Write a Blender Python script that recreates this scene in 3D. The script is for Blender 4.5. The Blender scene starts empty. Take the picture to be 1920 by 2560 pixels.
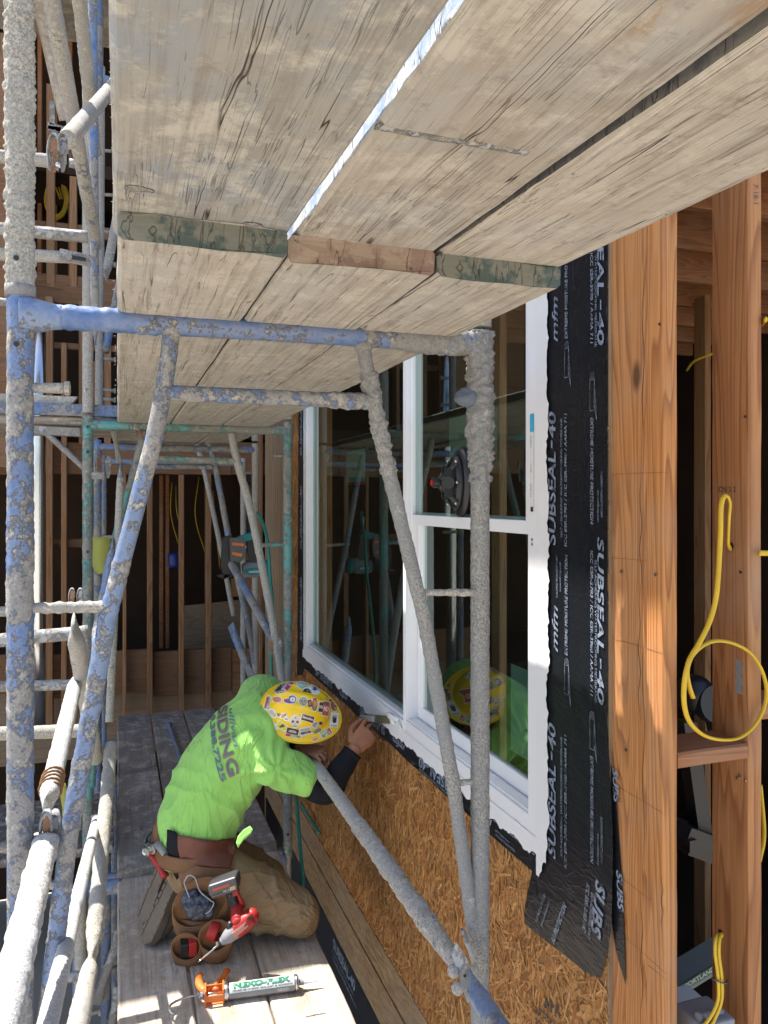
import bpy, bmesh, math, random
import numpy as np
from mathutils import Vector, Matrix, noise
from mathutils.bvhtree import BVHTree
R = math.radians
random.seed(7)
S = bpy.context.scene
COL = S.collection

# ------------------------------------------------------------------ camera
YAW = 19.05
cam_data = bpy.data.cameras.new('camera')
cam = bpy.data.objects.new('camera', cam_data)
COL.objects.link(cam)
cam_data.sensor_fit = 'HORIZONTAL'
cam_data.sensor_width = 36.0
cam_data.lens = 36.0 * 1930 / 1920
cam_data.shift_y = -31 / 1920
cam_data.clip_start = 0.02
cam_data.clip_end = 500
cam.location = (0, 0, 0)
cam.rotation_euler = (R(90), 0, R(-YAW))
S.camera = cam

# ------------------------------------------------------------------ light
SUN_DIR = Vector((-0.38, 0.30, 1.0)).normalized()     # towards the sun
elev = math.asin(SUN_DIR.z)
world = bpy.data.worlds.new('World')
S.world = world
world.use_nodes = True
wn = world.node_tree.nodes
wl = world.node_tree.links
bg = wn['Background']
sky = wn.new('ShaderNodeTexSky')
sky.sky_type = 'NISHITA'
sky.sun_disc = False
sky.sun_elevation = elev
sky.sun_rotation = math.atan2(SUN_DIR.x, SUN_DIR.y)
sky.air_density = 1.0
sky.dust_density = 1.5
wl.new(sky.outputs[0], bg.inputs[0])
bg.inputs[1].default_value = 0.135
sun_data = bpy.data.lights.new('sun', 'SUN')
sun_data.energy = 4.9
sun_data.angle = R(0.53)
sun_data.color = (1.0, 0.94, 0.85)
sun = bpy.data.objects.new('sun', sun_data)
COL.objects.link(sun)
sun.rotation_euler = SUN_DIR.to_track_quat('Z', 'Y').to_euler()
S.view_settings.view_transform = 'Standard'
S.view_settings.look = 'None'
S.view_settings.exposure = 1.35
S.view_settings.gamma = 1.0
S.cycles.max_bounces = 10
S.cycles.diffuse_bounces = 5
S.cycles.transparent_max_bounces = 12
S.cycles.sample_clamp_indirect = 6
S.cycles.use_denoising = True

# ------------------------------------------------------------------ measuring helpers
# A sight line through a point of the photograph, met with a real plane of the building:
CY, SY = math.cos(R(YAW)), math.sin(R(YAW))
def ray(px, py):
    r = (px * 1.1573 - 960) / 1930
    t = (1249 - py * 1.1573) / 1930
    return Vector((r * CY + SY, -r * SY + CY, t))
def atY(px, py, Y):
    v = ray(px, py); return v * (Y / v.y)
def atX(px, py, X):
    v = ray(px, py); return v * (X / v.x)
def atZ(px, py, Z):
    v = ray(px, py); return v * (Z / v.z)
def atD(px, py, d):
    return ray(px, py) * d

# ------------------------------------------------------------------ mesh builder
def V(*a): return Vector(a)
def fbm(p, o=3): return noise.fractal(p, 0.9, 2.1, o)

class MB:
    def __init__(s):
        s.v = []; s.f = []; s.c = []; s.smooth = []; s.uv = None
    def add(s, verts, faces, col=None, smooth=False):
        b = len(s.v)
        s.v += [Vector(x) for x in verts]
        for f in faces:
            s.f.append([i + b for i in f]); s.c.append(col); s.smooth.append(smooth)
        return s
    def box(s, lo, hi, col=None):
        x0, y0, z0 = lo; x1, y1, z1 = hi
        x0, x1 = sorted((x0, x1)); y0, y1 = sorted((y0, y1)); z0, z1 = sorted((z0, z1))
        vs = [(x0,y0,z0),(x1,y0,z0),(x1,y1,z0),(x0,y1,z0),(x0,y0,z1),(x1,y0,z1),(x1,y1,z1),(x0,y1,z1)]
        return s.add(vs, [(0,3,2,1),(4,5,6,7),(0,1,5,4),(1,2,6,5),(2,3,7,6),(3,0,4,7)], col)
    def obox(s, c, ax, ay, az, col=None):      # half-axis vectors
        c = Vector(c); ax = Vector(ax); ay = Vector(ay); az = Vector(az)
        vs = [c+sx*ax+sy*ay+sz*az for sz in (-1,1) for sx, sy in ((-1,-1),(1,-1),(1,1),(-1,1))]
        return s.add(vs, [(0,3,2,1),(4,5,6,7),(0,1,5,4),(1,2,6,5),(2,3,7,6),(3,0,4,7)], col)
    def prism(s, poly, o, e1, e2, n, t, col=None):   # poly in (e1,e2) at o, thick t along n
        o = Vector(o); e1 = Vector(e1); e2 = Vector(e2); n = Vector(n)
        k = len(poly)
        a = [o + e1*p[0] + e2*p[1] for p in poly]
        b = [p + n*t for p in a]
        fs = [list(range(k))[::-1], list(range(k, 2*k))]
        for i in range(k):
            j = (i+1) % k
            fs.append([i, j, k+j, k+i])
        return s.add(a+b, fs, col)
    def tube(s, pts, r, n=14, step=0.03, amp=0.0, freq=45, seed=0, rfun=None, flat=None, col=None, cap=True, smooth=True, curve=False):
        pts = [Vector(p) for p in pts]
        if curve and len(pts) > 2:
            P = [pts[0]*2-pts[1]] + pts + [pts[-1]*2-pts[-2]]
            out = []
            for i in range(1, len(P)-2):
                p0, p1, p2, p3 = P[i-1:i+3]
                m = max(2, int((p2-p1).length/step))
                for k in range(m):
                    t = k/m
                    out.append(0.5*((2*p1)+(p2-p0)*t+(2*p0-5*p1+4*p2-p3)*t*t+(3*p1-p0-3*p2+p3)*t**3))
            out.append(pts[-1]); q = out
        else:
            q = []
            for i in range(len(pts)-1):
                m = max(1, int((pts[i+1]-pts[i]).length/step))
                for k in range(m):
                    q.append(pts[i].lerp(pts[i+1], k/m))
            q.append(pts[-1])
        L = [0]
        for i in range(1, len(q)): L.append(L[-1]+(q[i]-q[i-1]).length)
        tot = max(L[-1], 1e-6)
        vs = []; up = None
        for i, p in enumerate(q):
            d = (q[min(i+1, len(q)-1)] - q[max(i-1, 0)]).normalized()
            if flat is not None:
                u = Vector(flat) - d*Vector(flat).dot(d); u.normalize()
            else:
                if up is None:
                    up = Vector((0,0,1)) if abs(d.z) < .9 else Vector((0,1,0))
                u = up - d*up.dot(d); u.normalize(); up = u
            w = d.cross(u)
            ra = rb = r
            if rfun:
                k = rfun(L[i], tot)
                if isinstance(k, tuple): ra, rb = k
                else: ra = rb = k
            for j in range(n):
                a = 2*math.pi*j/n
                nd = u*math.cos(a)*ra + w*math.sin(a)*rb
                pos = p + nd
                if amp:
                    A = amp(L[i], tot) if callable(amp) else amp
                    ps = pos + Vector((seed*3.1, seed*1.7, 0))
                    f = 1.5*abs(noise.noise(ps*freq)) + .9*abs(noise.noise(ps*freq*2.3)) + .5*noise.noise(ps*freq*.35)
                    pos = pos + nd.normalized()*(A*(f*1.15 - .15))
                vs.append(pos)
        fs = []
        for i in range(len(q)-1):
            for j in range(n):
                k = (j+1) % n
                fs.append([i*n+j, i*n+k, (i+1)*n+k, (i+1)*n+j])
        if cap:
            fs.append(list(range(n))[::-1]); fs.append([(len(q)-1)*n+j for j in range(n)])
        return s.add(vs, fs, col, smooth)
    def ball(s, c, r, nu=12, nv=8, col=None, M=None):
        c = Vector(c); vs = []; fs = []
        rr = r if isinstance(r, (tuple, list, Vector)) else (r, r, r)
        for i in range(nv+1):
            t = math.pi*i/nv
            for j in range(nu):
                a = 2*math.pi*j/nu
                p = Vector((rr[0]*math.sin(t)*math.cos(a), rr[1]*math.sin(t)*math.sin(a), rr[2]*math.cos(t)))
                if M is not None: p = M @ p
                vs.append(c+p)
        for i in range(nv):
            for j in range(nu):
                k = (j+1) % nu
                fs.append([i*nu+j, (i+1)*nu+j, (i+1)*nu+k, i*nu+k])
        return s.add(vs, fs, col, True)
    def disc(s, c, n, r, h, k=16, col=None, r2=None):
        c = Vector(c); n = Vector(n).normalized()
        return s.tube([c, c+n*h], r, n=k, step=10, col=col, smooth=False, rfun=None if r2 is None else (lambda l, t: r+(r2-r)*l/t))
    def merge(s, o):
        b = len(s.v); s.v += o.v
        for f, c, sm in zip(o.f, o.c, o.smooth):
            s.f.append([i+b for i in f]); s.c.append(c); s.smooth.append(sm)
        return s
    def mesh(s, name, shift=V(0,0,0)):
        me = bpy.data.meshes.new(name)
        me.from_pydata([tuple(p - shift) for p in s.v], [], s.f)
        if any(c is not None for c in s.c):
            at = me.color_attributes.new('Col', 'FLOAT_COLOR', 'CORNER')
            buf = np.empty((len(me.loops), 4), np.float32)
            i = 0
            for f, c in zip(s.f, s.c):
                cc = (list(c)+[1])[:4] if c is not None else [.5,.5,.5,1]
                buf[i:i+len(f)] = cc; i += len(f)
            at.data.foreach_set('color', buf.ravel())
        me.polygons.foreach_set('use_smooth', np.array(s.smooth, bool))
        me.update()
        return me

def tag(o, label=None, cat=None, group=None, kind=None):
    if label: o['label'] = label
    if cat: o['category'] = cat
    if group: o['group'] = group
    if kind: o['kind'] = kind
    return o
def mesh_obj(name, me, mat, parent=None, loc=None, bevel=0, fixn=False):
    o = bpy.data.objects.new(name, me)
    COL.objects.link(o)
    if mat is not None: me.materials.append(mat)
    if parent is not None: o.parent = parent
    if loc is not None: o.location = loc
    if bevel:
        m = o.modifiers.new('b', 'BEVEL'); m.width = bevel; m.segments = 2; m.limit_method = 'ANGLE'; m.angle_limit = R(40)
    return o
def solo(name, mb, mat, label=None, cat=None, group=None, kind=None, loc=(0,0,0), bevel=0):
    loc = Vector(loc)
    o = mesh_obj(name, mb.mesh(name, loc), mat, None, loc, bevel)
    return tag(o, label, cat, group, kind)
class Thing:
    def __init__(s, name, label, cat, loc=(0,0,0), group=None):
        s.loc = Vector(loc)
        s.e = bpy.data.objects.new(name, None); COL.objects.link(s.e)
        s.e.location = s.loc; s.e.empty_display_size = .05
        tag(s.e, label, cat, group)
    def part(s, name, mb, mat, under=None, label=None, bevel=0):
        o = mesh_obj(name, mb.mesh(name, s.loc), mat, under if under is not None else s.e, None, bevel)
        if label: o['label'] = label
        return o

# ------------------------------------------------------------------ materials
class NT:
    def __init__(s, name, rough=.6, metal=0.0, spec=.5):
        s.m = bpy.data.materials.new(name); s.m.use_nodes = True
        s.n = s.m.node_tree.nodes; s.l = s.m.node_tree.links
        s.b = s.n['Principled BSDF']
        s.b.inputs['Roughness'].default_value = rough
        s.b.inputs['Metallic'].default_value = metal
        s.b.inputs['Specular IOR Level'].default_value = spec
        s.tc = s.n.new('ShaderNodeTexCoord')
    def link(s, a, b): s.l.new(a, b)
    def co(s, sc=(1,1,1), rot=(0,0,0), src=None):
        m = s.n.new('ShaderNodeMapping'); m.inputs['Scale'].default_value = sc; m.inputs['Rotation'].default_value = rot
        s.link(src if src else s.tc.outputs['Object'], m.inputs['Vector']); return m.outputs[0]
    def noise(s, co, scale, detail=4, rough=.55, dist=0.0):
        t = s.n.new('ShaderNodeTexNoise'); t.inputs['Scale'].default_value = scale; t.inputs['Detail'].default_value = detail
        t.inputs['Roughness'].default_value = rough; t.inputs['Distortion'].default_value = dist
        s.link(co, t.inputs['Vector']); return t.outputs['Fac']
    def vor(s, co, scale, feat='F1', out='Distance'):
        t = s.n.new('ShaderNodeTexVoronoi'); t.inputs['Scale'].default_value = scale; t.feature = feat
        s.link(co, t.inputs['Vector']); return t.outputs[out]
    def ramp(s, fac, stops, interp='LINEAR'):
        r = s.n.new('ShaderNodeValToRGB'); cr = r.color_ramp; cr.interpolation = interp
        while len(cr.elements) < len(stops): cr.elements.new(.5)
        for e, (p, c) in zip(cr.elements, stops):
            e.position = p
            e.color = (c, c, c, 1) if isinstance(c, (int, float)) else tuple(c)+(1,)
        s.link(fac, r.inputs[0]); return r.outputs[0]
    def math(s, op, a, b=None, clamp=False):
        m = s.n.new('ShaderNodeMath'); m.operation = op; m.use_clamp = clamp
        for i, x in enumerate((a, b)):
            if x is None: continue
            if isinstance(x, (int, float)): m.inputs[i].default_value = x
            else: s.link(x, m.inputs[i])
        return m.outputs[0]
    def mix(s, fac, a, b, mode='MIX'):
        m = s.n.new('ShaderNodeMix'); m.data_type = 'RGBA'; m.blend_type = mode
        for sock, x in ((m.inputs[0], fac), (m.inputs[6], a), (m.inputs[7], b)):
            if isinstance(x, (int, float)): sock.default_value = x
            elif isinstance(x, tuple): sock.default_value = x+(1,)
            else: s.link(x, sock)
        return m.outputs[2]
    def color(s, c):
        if isinstance(c, tuple): s.b.inputs['Base Color'].default_value = c+(1,)
        else: s.link(c, s.b.inputs['Base Color'])
        return s
    def rough(s, c): s.link(c, s.b.inputs['Roughness']); return s
    def bump(s, h, strength=.5, dist=.01):
        b = s.n.new('ShaderNodeBump'); b.inputs['Strength'].default_value = strength; b.inputs['Distance'].default_value = dist
        s.link(h, b.inputs['Height']); s.link(b.outputs[0], s.b.inputs['Normal']); return s
    def attr(s, name='Col'):
        a = s.n.new('ShaderNodeAttribute'); a.attribute_name = name; return a.outputs['Color']
    def rand(s):
        a = s.n.new('ShaderNodeObjectInfo'); return a.outputs['Random']

def flatmat(name, col, rough=.6, metal=0.0, spec=.5, bump=0, bscale=80, var=.12):
    t = NT(name, rough, metal, spec)
    n = t.noise(t.co(), bscale*.25, 4)
    t.color(t.mix(n, tuple(c*(1-var) for c in col), tuple(min(1, c*(1+var)) for c in col)))
    if bump: t.bump(t.noise(t.co(), bscale, 4), bump, .004)
    return t.m

def weathered(name, axis, c1, c2, c3, crack=1.0, stain=None, offs=0.0):
    t = NT(name, .82, 0, .25)
    g = [1, 1, 1]; g[axis] = .07
    co = t.co(tuple(g)); co0 = t.co()
    fine = t.noise(t.co(tuple(x if i != axis else .03 for i, x in enumerate((1,1,1)))), 75, 7, .75)
    streak = t.noise(co, 22, 6, .6, .6)
    patch = t.noise(co0, 5.0, 6, .62)
    base = t.mix(t.ramp(streak, [(.3, 0), (.7, 1)]), c1, c2)
    base = t.mix(t.ramp(patch, [(.46, 0), (.60, .9)]), base, c3)
    if stain:
        sp = t.noise(t.co(tuple(1.6 if i != axis else .7 for i in range(3))), 3.3, 7, .68, .3)
        base = t.mix(t.ramp(sp, [(.585, 0), (.62, .55), (.8, .75)]), base, stain)
    # pale plaster film
    pf = t.noise(co0, 12, 8, .75)
    base = t.mix(t.ramp(pf, [(.50, 0), (.60, .6)]), base, (.60, .57, .50))
    grime = t.noise(co0, 38, 6, .75)
    base = t.mix(t.ramp(grime, [(.30, .5), (.45, 0)]), base, (.17, .15, .13))
    base = t.mix(t.ramp(fine, [(.30, .75), (.52, 0)]), base, (.22, .185, .15))
    # drying cracks: contour lines of a stretched field, broken up
    gg = [1, 1, 1]; gg[axis] = .009
    wob = t.n.new('ShaderNodeVectorMath'); wob.operation = 'MULTIPLY_ADD'
    wn_ = t.n.new('ShaderNodeTexNoise'); wn_.inputs['Scale'].default_value = 3.0; wn_.inputs['Detail'].default_value = 3; t.link(t.co(), wn_.inputs['Vector'])
    t.link(wn_.outputs['Color'], wob.inputs[0]); wob.inputs[1].default_value = (.018, .018, .018); t.link(t.tc.outputs['Object'], wob.inputs[2])
    cn = t.noise(t.co(tuple(gg), src=wob.outputs[0]), 70, 1, .5)
    line = t.ramp(t.math('ABSOLUTE', t.math('SUBTRACT', cn, .5)), [(0.0, 1), (.006, .8), (.013, 0)])
    mk = [1, 1, 1]; mk[axis] = .10
    brk = t.ramp(t.noise(t.co(tuple(mk)), 26, 3), [(.53, 0), (.60, 1)])
    cn2 = t.noise(t.co(tuple(gg), src=wob.outputs[0]), 210, 1, .5)
    line2 = t.ramp(t.math('ABSOLUTE', t.math('SUBTRACT', cn2, .5)), [(0.0, .6), (.022, 0)])
    brk2 = t.ramp(t.noise(t.co(tuple(mk)), 34, 3), [(.50, 0), (.58, 1)])
    cr = t.math('MAXIMUM', t.math('MULTIPLY', line, brk), t.math('MULTIPLY', line2, brk2))
    cr = t.math('MULTIPLY', cr, crack)
    base = t.mix(cr, base, (.045, .03, .022))
    t.color(base)
    h = t.math('ADD', t.math('MULTIPLY', fine, .5), t.math('MULTIPLY', pf, .5))
    h = t.math('SUBTRACT', h, t.math('MULTIPLY', cr, 1.6))
    t.bump(h, .55, .004)
    return t.m

def lumber(name, axis, c1=(.50, .26, .12), c2=(.30, .12, .05), scale=1.0, dark=1.0):
    t = NT(name, .62, 0, .3)
    c1 = tuple(x*dark for x in c1); c2 = tuple(x*dark for x in c2)
    g = [1, 1, 1]; g[axis] = .05
    off = t.n.new('ShaderNodeVectorMath'); off.operation = 'ADD'
    cmb = t.n.new('ShaderNodeCombineXYZ')
    rr = t.math('MULTIPLY', t.rand(), 9.0)
    for i in range(3): t.link(rr, cmb.inputs[i])
    t.link(t.tc.outputs['Object'], off.inputs[0]); t.link(cmb.outputs[0], off.inputs[1])
    src = off.outputs[0]
    co = t.co(tuple(g), src=src)
    f = t.noise(co, 9*scale, 2, .45, .3)
    rings = t.math('FRACT', t.math('MULTIPLY', f, 24))
    ring = t.ramp(rings, [(0, 0), (.55, .25), (.9, 1), (1, .1)])
    fine = t.noise(t.co(tuple(x if i != axis else .02 for i, x in enumerate((1,1,1))), src=src), 260, 4, .6)
    base = t.mix(ring, c1, c2)
    base = t.mix(t.ramp(fine, [(.3, .5), (.6, 0)]), base, tuple(x*.75 for x in c2))
    pt = t.noise(t.co(src=src), 2.5, 5, .6)
    base = t.mix(t.ramp(pt, [(.45, 0), (.75, .5)]), base, (.36*dark, .25*dark, .17*dark))
    # knots
    kk = [1, 1, 1]; kk[axis] = .45
    vv = t.vor(t.co(tuple(kk), src=src), 4.2)
    base = t.mix(t.ramp(vv, [(.035, .95), (.075, 0)]), base, (.10*dark, .045*dark, .02*dark))
    tint = t.math('ADD', t.math('MULTIPLY', t.rand(), .35), .8)
    hs = t.n.new('ShaderNodeHueSaturation'); t.link(base, hs.inputs['Color']); t.link(tint, hs.inputs['Value'])
    hs.inputs['Saturation'].default_value = 1.0
    t.color(hs.outputs[0])
    t.bump(t.math('ADD', fine, ring), .22, .002)
    return t.m

def tubemat(name, paint, cover=.5, mort=(.36, .335, .29), rust=.15, paint2=None, coat_rough=.42):
    t = NT(name, .6, 0, .4)
    co = t.co()
    n0 = t.noise(co, 3.2, 3, .5)
    n1 = t.noise(co, 12, 8, .72)
    n2 = t.noise(co, 48, 7, .75)
    n3 = t.noise(co, 210, 4, .75)
    lo = .64 - cover*.30
    s = t.math('ADD', t.math('MULTIPLY', n1, .50), t.math('MULTIPLY', n2, .30))
    s = t.math('ADD', s, t.math('MULTIPLY', n0, .55))
    lo2 = lo + .175
    m = t.ramp(s, [(lo2-.02, 0), (lo2+.015, 1)])
    film = t.ramp(s, [(lo2-.16, 0), (lo2, .55)])
    p2 = paint2 if paint2 else tuple(min(1, x*1.4+.05) for x in paint)
    pc = t.mix(t.ramp(n1, [(.35, 0), (.65, 1)]), paint, p2)
    pc = t.mix(film, pc, tuple(.5*a_+.5*b_ for a_, b_ in zip(mort, p2)))
    pc = t.mix(t.ramp(t.noise(co, 26, 6, .75), [(.63, 0), (.69, rust*4)]), pc, (.13, .055, .03))
    pc = t.mix(t.ramp(n2, [(.64, 0), (.68, .8)]), pc, tuple(min(1, x*1.3) for x in mort))
    mc = t.mix(t.ramp(n3, [(.40, 0), (.58, 1)]), tuple(x*.55 for x in mort), tuple(min(1, x*1.2) for x in mort))
    mc = t.mix(t.ramp(n0, [(.42, 0), (.58, .7)]), mc, (mort[0]*.78, mort[1]*.82, mort[2]*.92))
    mc = t.mix(t.ramp(n2, [(.57, 0), (.64, .7)]), mc, tuple(min(1, x*1.5) for x in mort))
    t.color(t.mix(m, pc, mc))
    t.rough(t.mix(m, (coat_rough,)*3, (.92,)*3))
    t.bump(t.math('ADD', t.math('MULTIPLY', m, .7), t.math('MULTIPLY', t.math('MULTIPLY', n3, m), 1.3)), .8, .004)
    return t.m
# ------------------------------------------------------------------ material library
M = {}
M['plank_under'] = weathered('weathered_plank_grey', 1, (.41,.395,.36), (.31,.30,.275), (.29,.32,.355), 1.0, stain=(.33,.25,.17))
M['plank_under2'] = weathered('weathered_plank_tan', 1, (.47,.435,.375), (.36,.32,.27), (.40,.395,.38), 1.0, stain=(.36,.22,.11))
M['plank_under3'] = weathered('weathered_plank_pale', 1, (.55,.51,.44), (.44,.395,.335), (.49,.465,.425), 1.0)
M['plank_low'] = weathered('weathered_plank_low', 1, (.50,.465,.405), (.40,.36,.31), (.45,.435,.40), .8)
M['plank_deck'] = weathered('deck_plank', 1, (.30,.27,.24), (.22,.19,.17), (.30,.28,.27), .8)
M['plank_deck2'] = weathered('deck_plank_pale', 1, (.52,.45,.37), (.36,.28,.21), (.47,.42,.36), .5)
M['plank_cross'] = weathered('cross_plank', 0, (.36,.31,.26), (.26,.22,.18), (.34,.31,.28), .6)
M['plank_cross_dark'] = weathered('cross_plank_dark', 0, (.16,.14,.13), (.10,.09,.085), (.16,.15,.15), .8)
def endmat(name, c, c2):
    t = NT(name, .85, 0, .2)
    co = t.co((.12, 1, 1))
    n = t.noise(co, 60, 6, .65, .5)
    b = t.mix(n, tuple(x*.6 for x in c), tuple(x*1.3 for x in c))
    w = t.noise(t.co(), 16, 7, .7)
    b = t.mix(t.ramp(w, [(.47, 0), (.55, .75)]), b, c2)
    cn = t.noise(t.co((1, 1, .25)), 26, 3, .5, .8)
    ln = t.ramp(t.math('ABSOLUTE', t.math('SUBTRACT', cn, .5)), [(0, 1), (.012, 0)])
    b = t.mix(t.math('MULTIPLY', ln, .6), b, (.03, .025, .02))
    t.color(b); t.bump(t.math('SUBTRACT', n, ln), .6, .004)
    return t.m
M['end_green'] = endmat('plank_end_green', (.085,.115,.11), (.22,.215,.18))
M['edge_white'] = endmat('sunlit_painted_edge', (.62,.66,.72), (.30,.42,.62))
M['plank_edge'] = endmat('plank_edge', (.12,.115,.11), (.20,.185,.16))
M['end_brown'] = endmat('plank_end_brown', (.23,.16,.13), (.34,.27,.21))
M['lum_z'] = lumber('fir_upright', 2, (.50,.225,.075), (.27,.10,.03))
M['lum_z2'] = lumber('fir_upright_b', 2, (.42,.20,.08), (.25,.10,.04), .8)
M['lum_x'] = lumber('fir_cross', 0, (.36,.15,.06), (.21,.08,.035))
M['lum_y'] = lumber('fir_along', 1, (.34,.18,.09), (.2,.09,.045))
M['lum_bz'] = lumber('fir_back_upright', 2, (.40,.21,.095), (.25,.115,.05), .8, .85)
M['lum_bx'] = lumber('fir_back_cross', 0, (.36,.18,.085), (.22,.10,.045), .8, .75)
M['ply'] = lumber('plywood', 0, (.35,.25,.16), (.27,.18,.11), .5, .85)
M['tube_mortar'] = tubemat('mortar_caked_tube', (.07,.12,.26), 1.15, (.42,.395,.34))
M['tube_mortar_wet'] = tubemat('mortar_grey_blue', (.10,.15,.24), 1.0, (.17,.20,.235))
M['mortar_mid'] = tubemat('mortar_grey_tube', (.07,.12,.24), 1.0, (.30,.295,.275))
M['tube_pale'] = tubemat('mortar_pale_tube', (.08,.14,.27), .88, (.42,.40,.36))
M['tube_blue'] = tubemat('blue_painted_tube', (.04,.115,.33), .47, (.34,.325,.30), paint2=(.14,.22,.38))
M['tube_bluegrey'] = tubemat('blue_grey_tube', (.06,.13,.31), .42, (.35,.335,.31), paint2=(.19,.27,.43))
M['tube_bluebar'] = tubemat('blue_bar_tube', (.05,.115,.30), .24, (.32,.305,.27), paint2=(.15,.22,.39))
M['tube_teal'] = tubemat('teal_painted_tube', (.05,.25,.25), .52, (.29,.285,.25), paint2=(.10,.31,.32))
M['tube_galv'] = tubemat('galvanised_tube', (.27,.28,.30), .50, (.33,.31,.28), rust=.2)
M['white_rail'] = tubemat('pale_blue_white_tube', (.22,.34,.55), .85, (.55,.54,.52))
M['vinyl'] = flatmat('white_vinyl', (.74,.75,.78), .32, 0, .5, var=.03)
M['white_tape'] = flatmat('white_fin_tape', (.72,.73,.75), .42, 0, .5, .35, 26, .05)
M['black'] = flatmat('black_plastic', (.012,.012,.015), .38)
M['black_cloth'] = flatmat('black_sleeve', (.012,.013,.017), .85, 0, .2, .4, 160)
M['steel'] = flatmat('steel', (.55,.55,.56), .3, 1.0)
M['dark_steel'] = flatmat('dark_steel', (.10,.10,.11), .42, .8)
M['duct'] = flatmat('galvanised_duct', (.62,.63,.65), .22, 1.0)
M['red'] = flatmat('red_plastic', (.34,.02,.018), .45, 0, .4, .2, 60, .3)
M['orange'] = flatmat('orange_metal', (.62,.16,.03), .45, 0, .5, .4, 50, .35)
M['teal_plastic'] = flatmat('teal_plastic', (.0,.16,.20), .4)
M['yellow_cable'] = flatmat('yellow_cable', (.58,.38,.025), .45, 0, .4, .3, 50, .35)
M['green_hose'] = flatmat('green_hose', (.02,.20,.17), .4)
M['yellow_cloth'] = flatmat('yellow_ribbon', (.23,.24,.06), .75, 0, .2, .4, 60)
M['leather'] = flatmat('brown_leather', (.17,.08,.035), .6, 0, .4, .5, 60, .4)
M['leather_red'] = flatmat('worn_red_leather', (.14,.04,.024), .5, 0, .5, .5, 40, .45)
M['suede'] = flatmat('tan_leather', (.19,.095,.042), .7, 0, .3, .5, 70, .4)
M['boot'] = flatmat('grey_boot_rubber', (.18,.145,.11), .8, 0, .2, .5, 60, .3)
M['boot_dark'] = flatmat('boot_suede', (.15,.11,.08), .85, 0, .2, .5, 90, .3)
M['grey_plastic'] = flatmat('grey_plastic', (.22,.225,.24), .5, 0, .5, .2, 60, .25)
M['dark_room'] = flatmat('room_shade_and_cracks', (.045,.028,.02), .9, 0, .1, .4, 12, .4)  # near-black brown: shade of the unlit rooms put into the colour; cracks too
M['ground'] = flatmat('site_ground', (.42,.38,.32), .95, 0, .1, .5, 6, .25)
M['paper'] = flatmat('white_paper', (.72,.74,.72), .7)
M['mesh_bag'] = flatmat('clear_plastic_bag', (.35,.38,.42), .2)

def colattr(name, rough=.5, bump=0, spec=.5):
    t = NT(name, rough, 0, spec)
    n = t.noise(t.co(), 60, 4)
    t.color(t.mix(.18, t.attr(), t.mix(n, (.3,.3,.3), (1,1,1)), 'MULTIPLY'))
    if bump: t.bump(t.noise(t.co(), 300, 3), bump, .002)
    return t.m
M['print'] = colattr('printed_surface', .45)

# OSB strands: one colour a strand, wood fibre along it
def osb(name, dark=1.0):
    t = NT(name, .6, 0, .35)
    n = t.noise(t.co(), 90, 6, .7)
    n2 = t.noise(t.co((1, .35, 1)), 260, 4, .7)
    c = t.mix(.65, t.attr(), t.ramp(n, [(.25, .45), (.75, 1.2)]), 'MULTIPLY')
    c = t.mix(t.ramp(n2, [(.3, .5), (.55, 0)]), c, (.16*dark, .07*dark, .025*dark))
    t.color(c); t.bump(t.math('ADD', n, n2), .5, .003)
    return t.m
M['osb'] = osb('osb_strands')
t = NT('lsl_board', .7, 0, .3)
n = t.noise(t.co((1, 1, .06)), 60, 6, .7, .5); n2 = t.noise(t.co(), 3, 5)
t.color(t.mix(t.ramp(n2, [(.4, 0), (.7, .6)]), t.mix(t.ramp(n, [(.3, 0), (.7, 1)]), (.13,.08,.045), (.40,.29,.18)), (.24,.20,.16)))
t.bump(n, .6, .004); M['lsl'] = t.m
t = NT('lsl_band', .7, 0, .3)
n = t.noise(t.co((1, .16, 1)), 70, 6, .7, .8); n2 = t.noise(t.co(), 3, 5)
t.color(t.mix(t.ramp(n2, [(.4, 0), (.7, .6)]), t.mix(t.ramp(n, [(.32, 0), (.7, 1)]), (.11,.065,.035), (.42,.29,.16)), (.24,.20,.16)))
t.bump(n, .6, .004); M['lsl_band'] = t.m

t = NT('black_flashing', .33, 0, .35)
w = t.noise(t.co((1, .8, 3.0), (R(22), 0, 0)), 17, 2, .5, .6)
w2 = t.noise(t.co((1, 1, 3)), 9, 3, .6, .6)
ridge = t.ramp(t.math('ABSOLUTE', t.math('SUBTRACT', w, .5)), [(0, 1), (.05, .25), (.12, 0)])
t.color(t.mix(t.noise(t.co(), 5, 6, .7), (.004,.005,.008), (.013,.015,.020)))
t.bump(t.math('ADD', t.math('MULTIPLY', ridge, .8), t.math('MULTIPLY', w2, 1.6)), .18, .004)
M['flash'] = t.m
t = NT('flashing_print', .4, 0, .5)
w = t.noise(t.co(), 60, 5, .75)
t.color(t.mix(t.ramp(w, [(.48, 0), (.62, .9)]), (.23,.28,.37), (.025,.03,.04))); M['fprint'] = t.m

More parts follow.
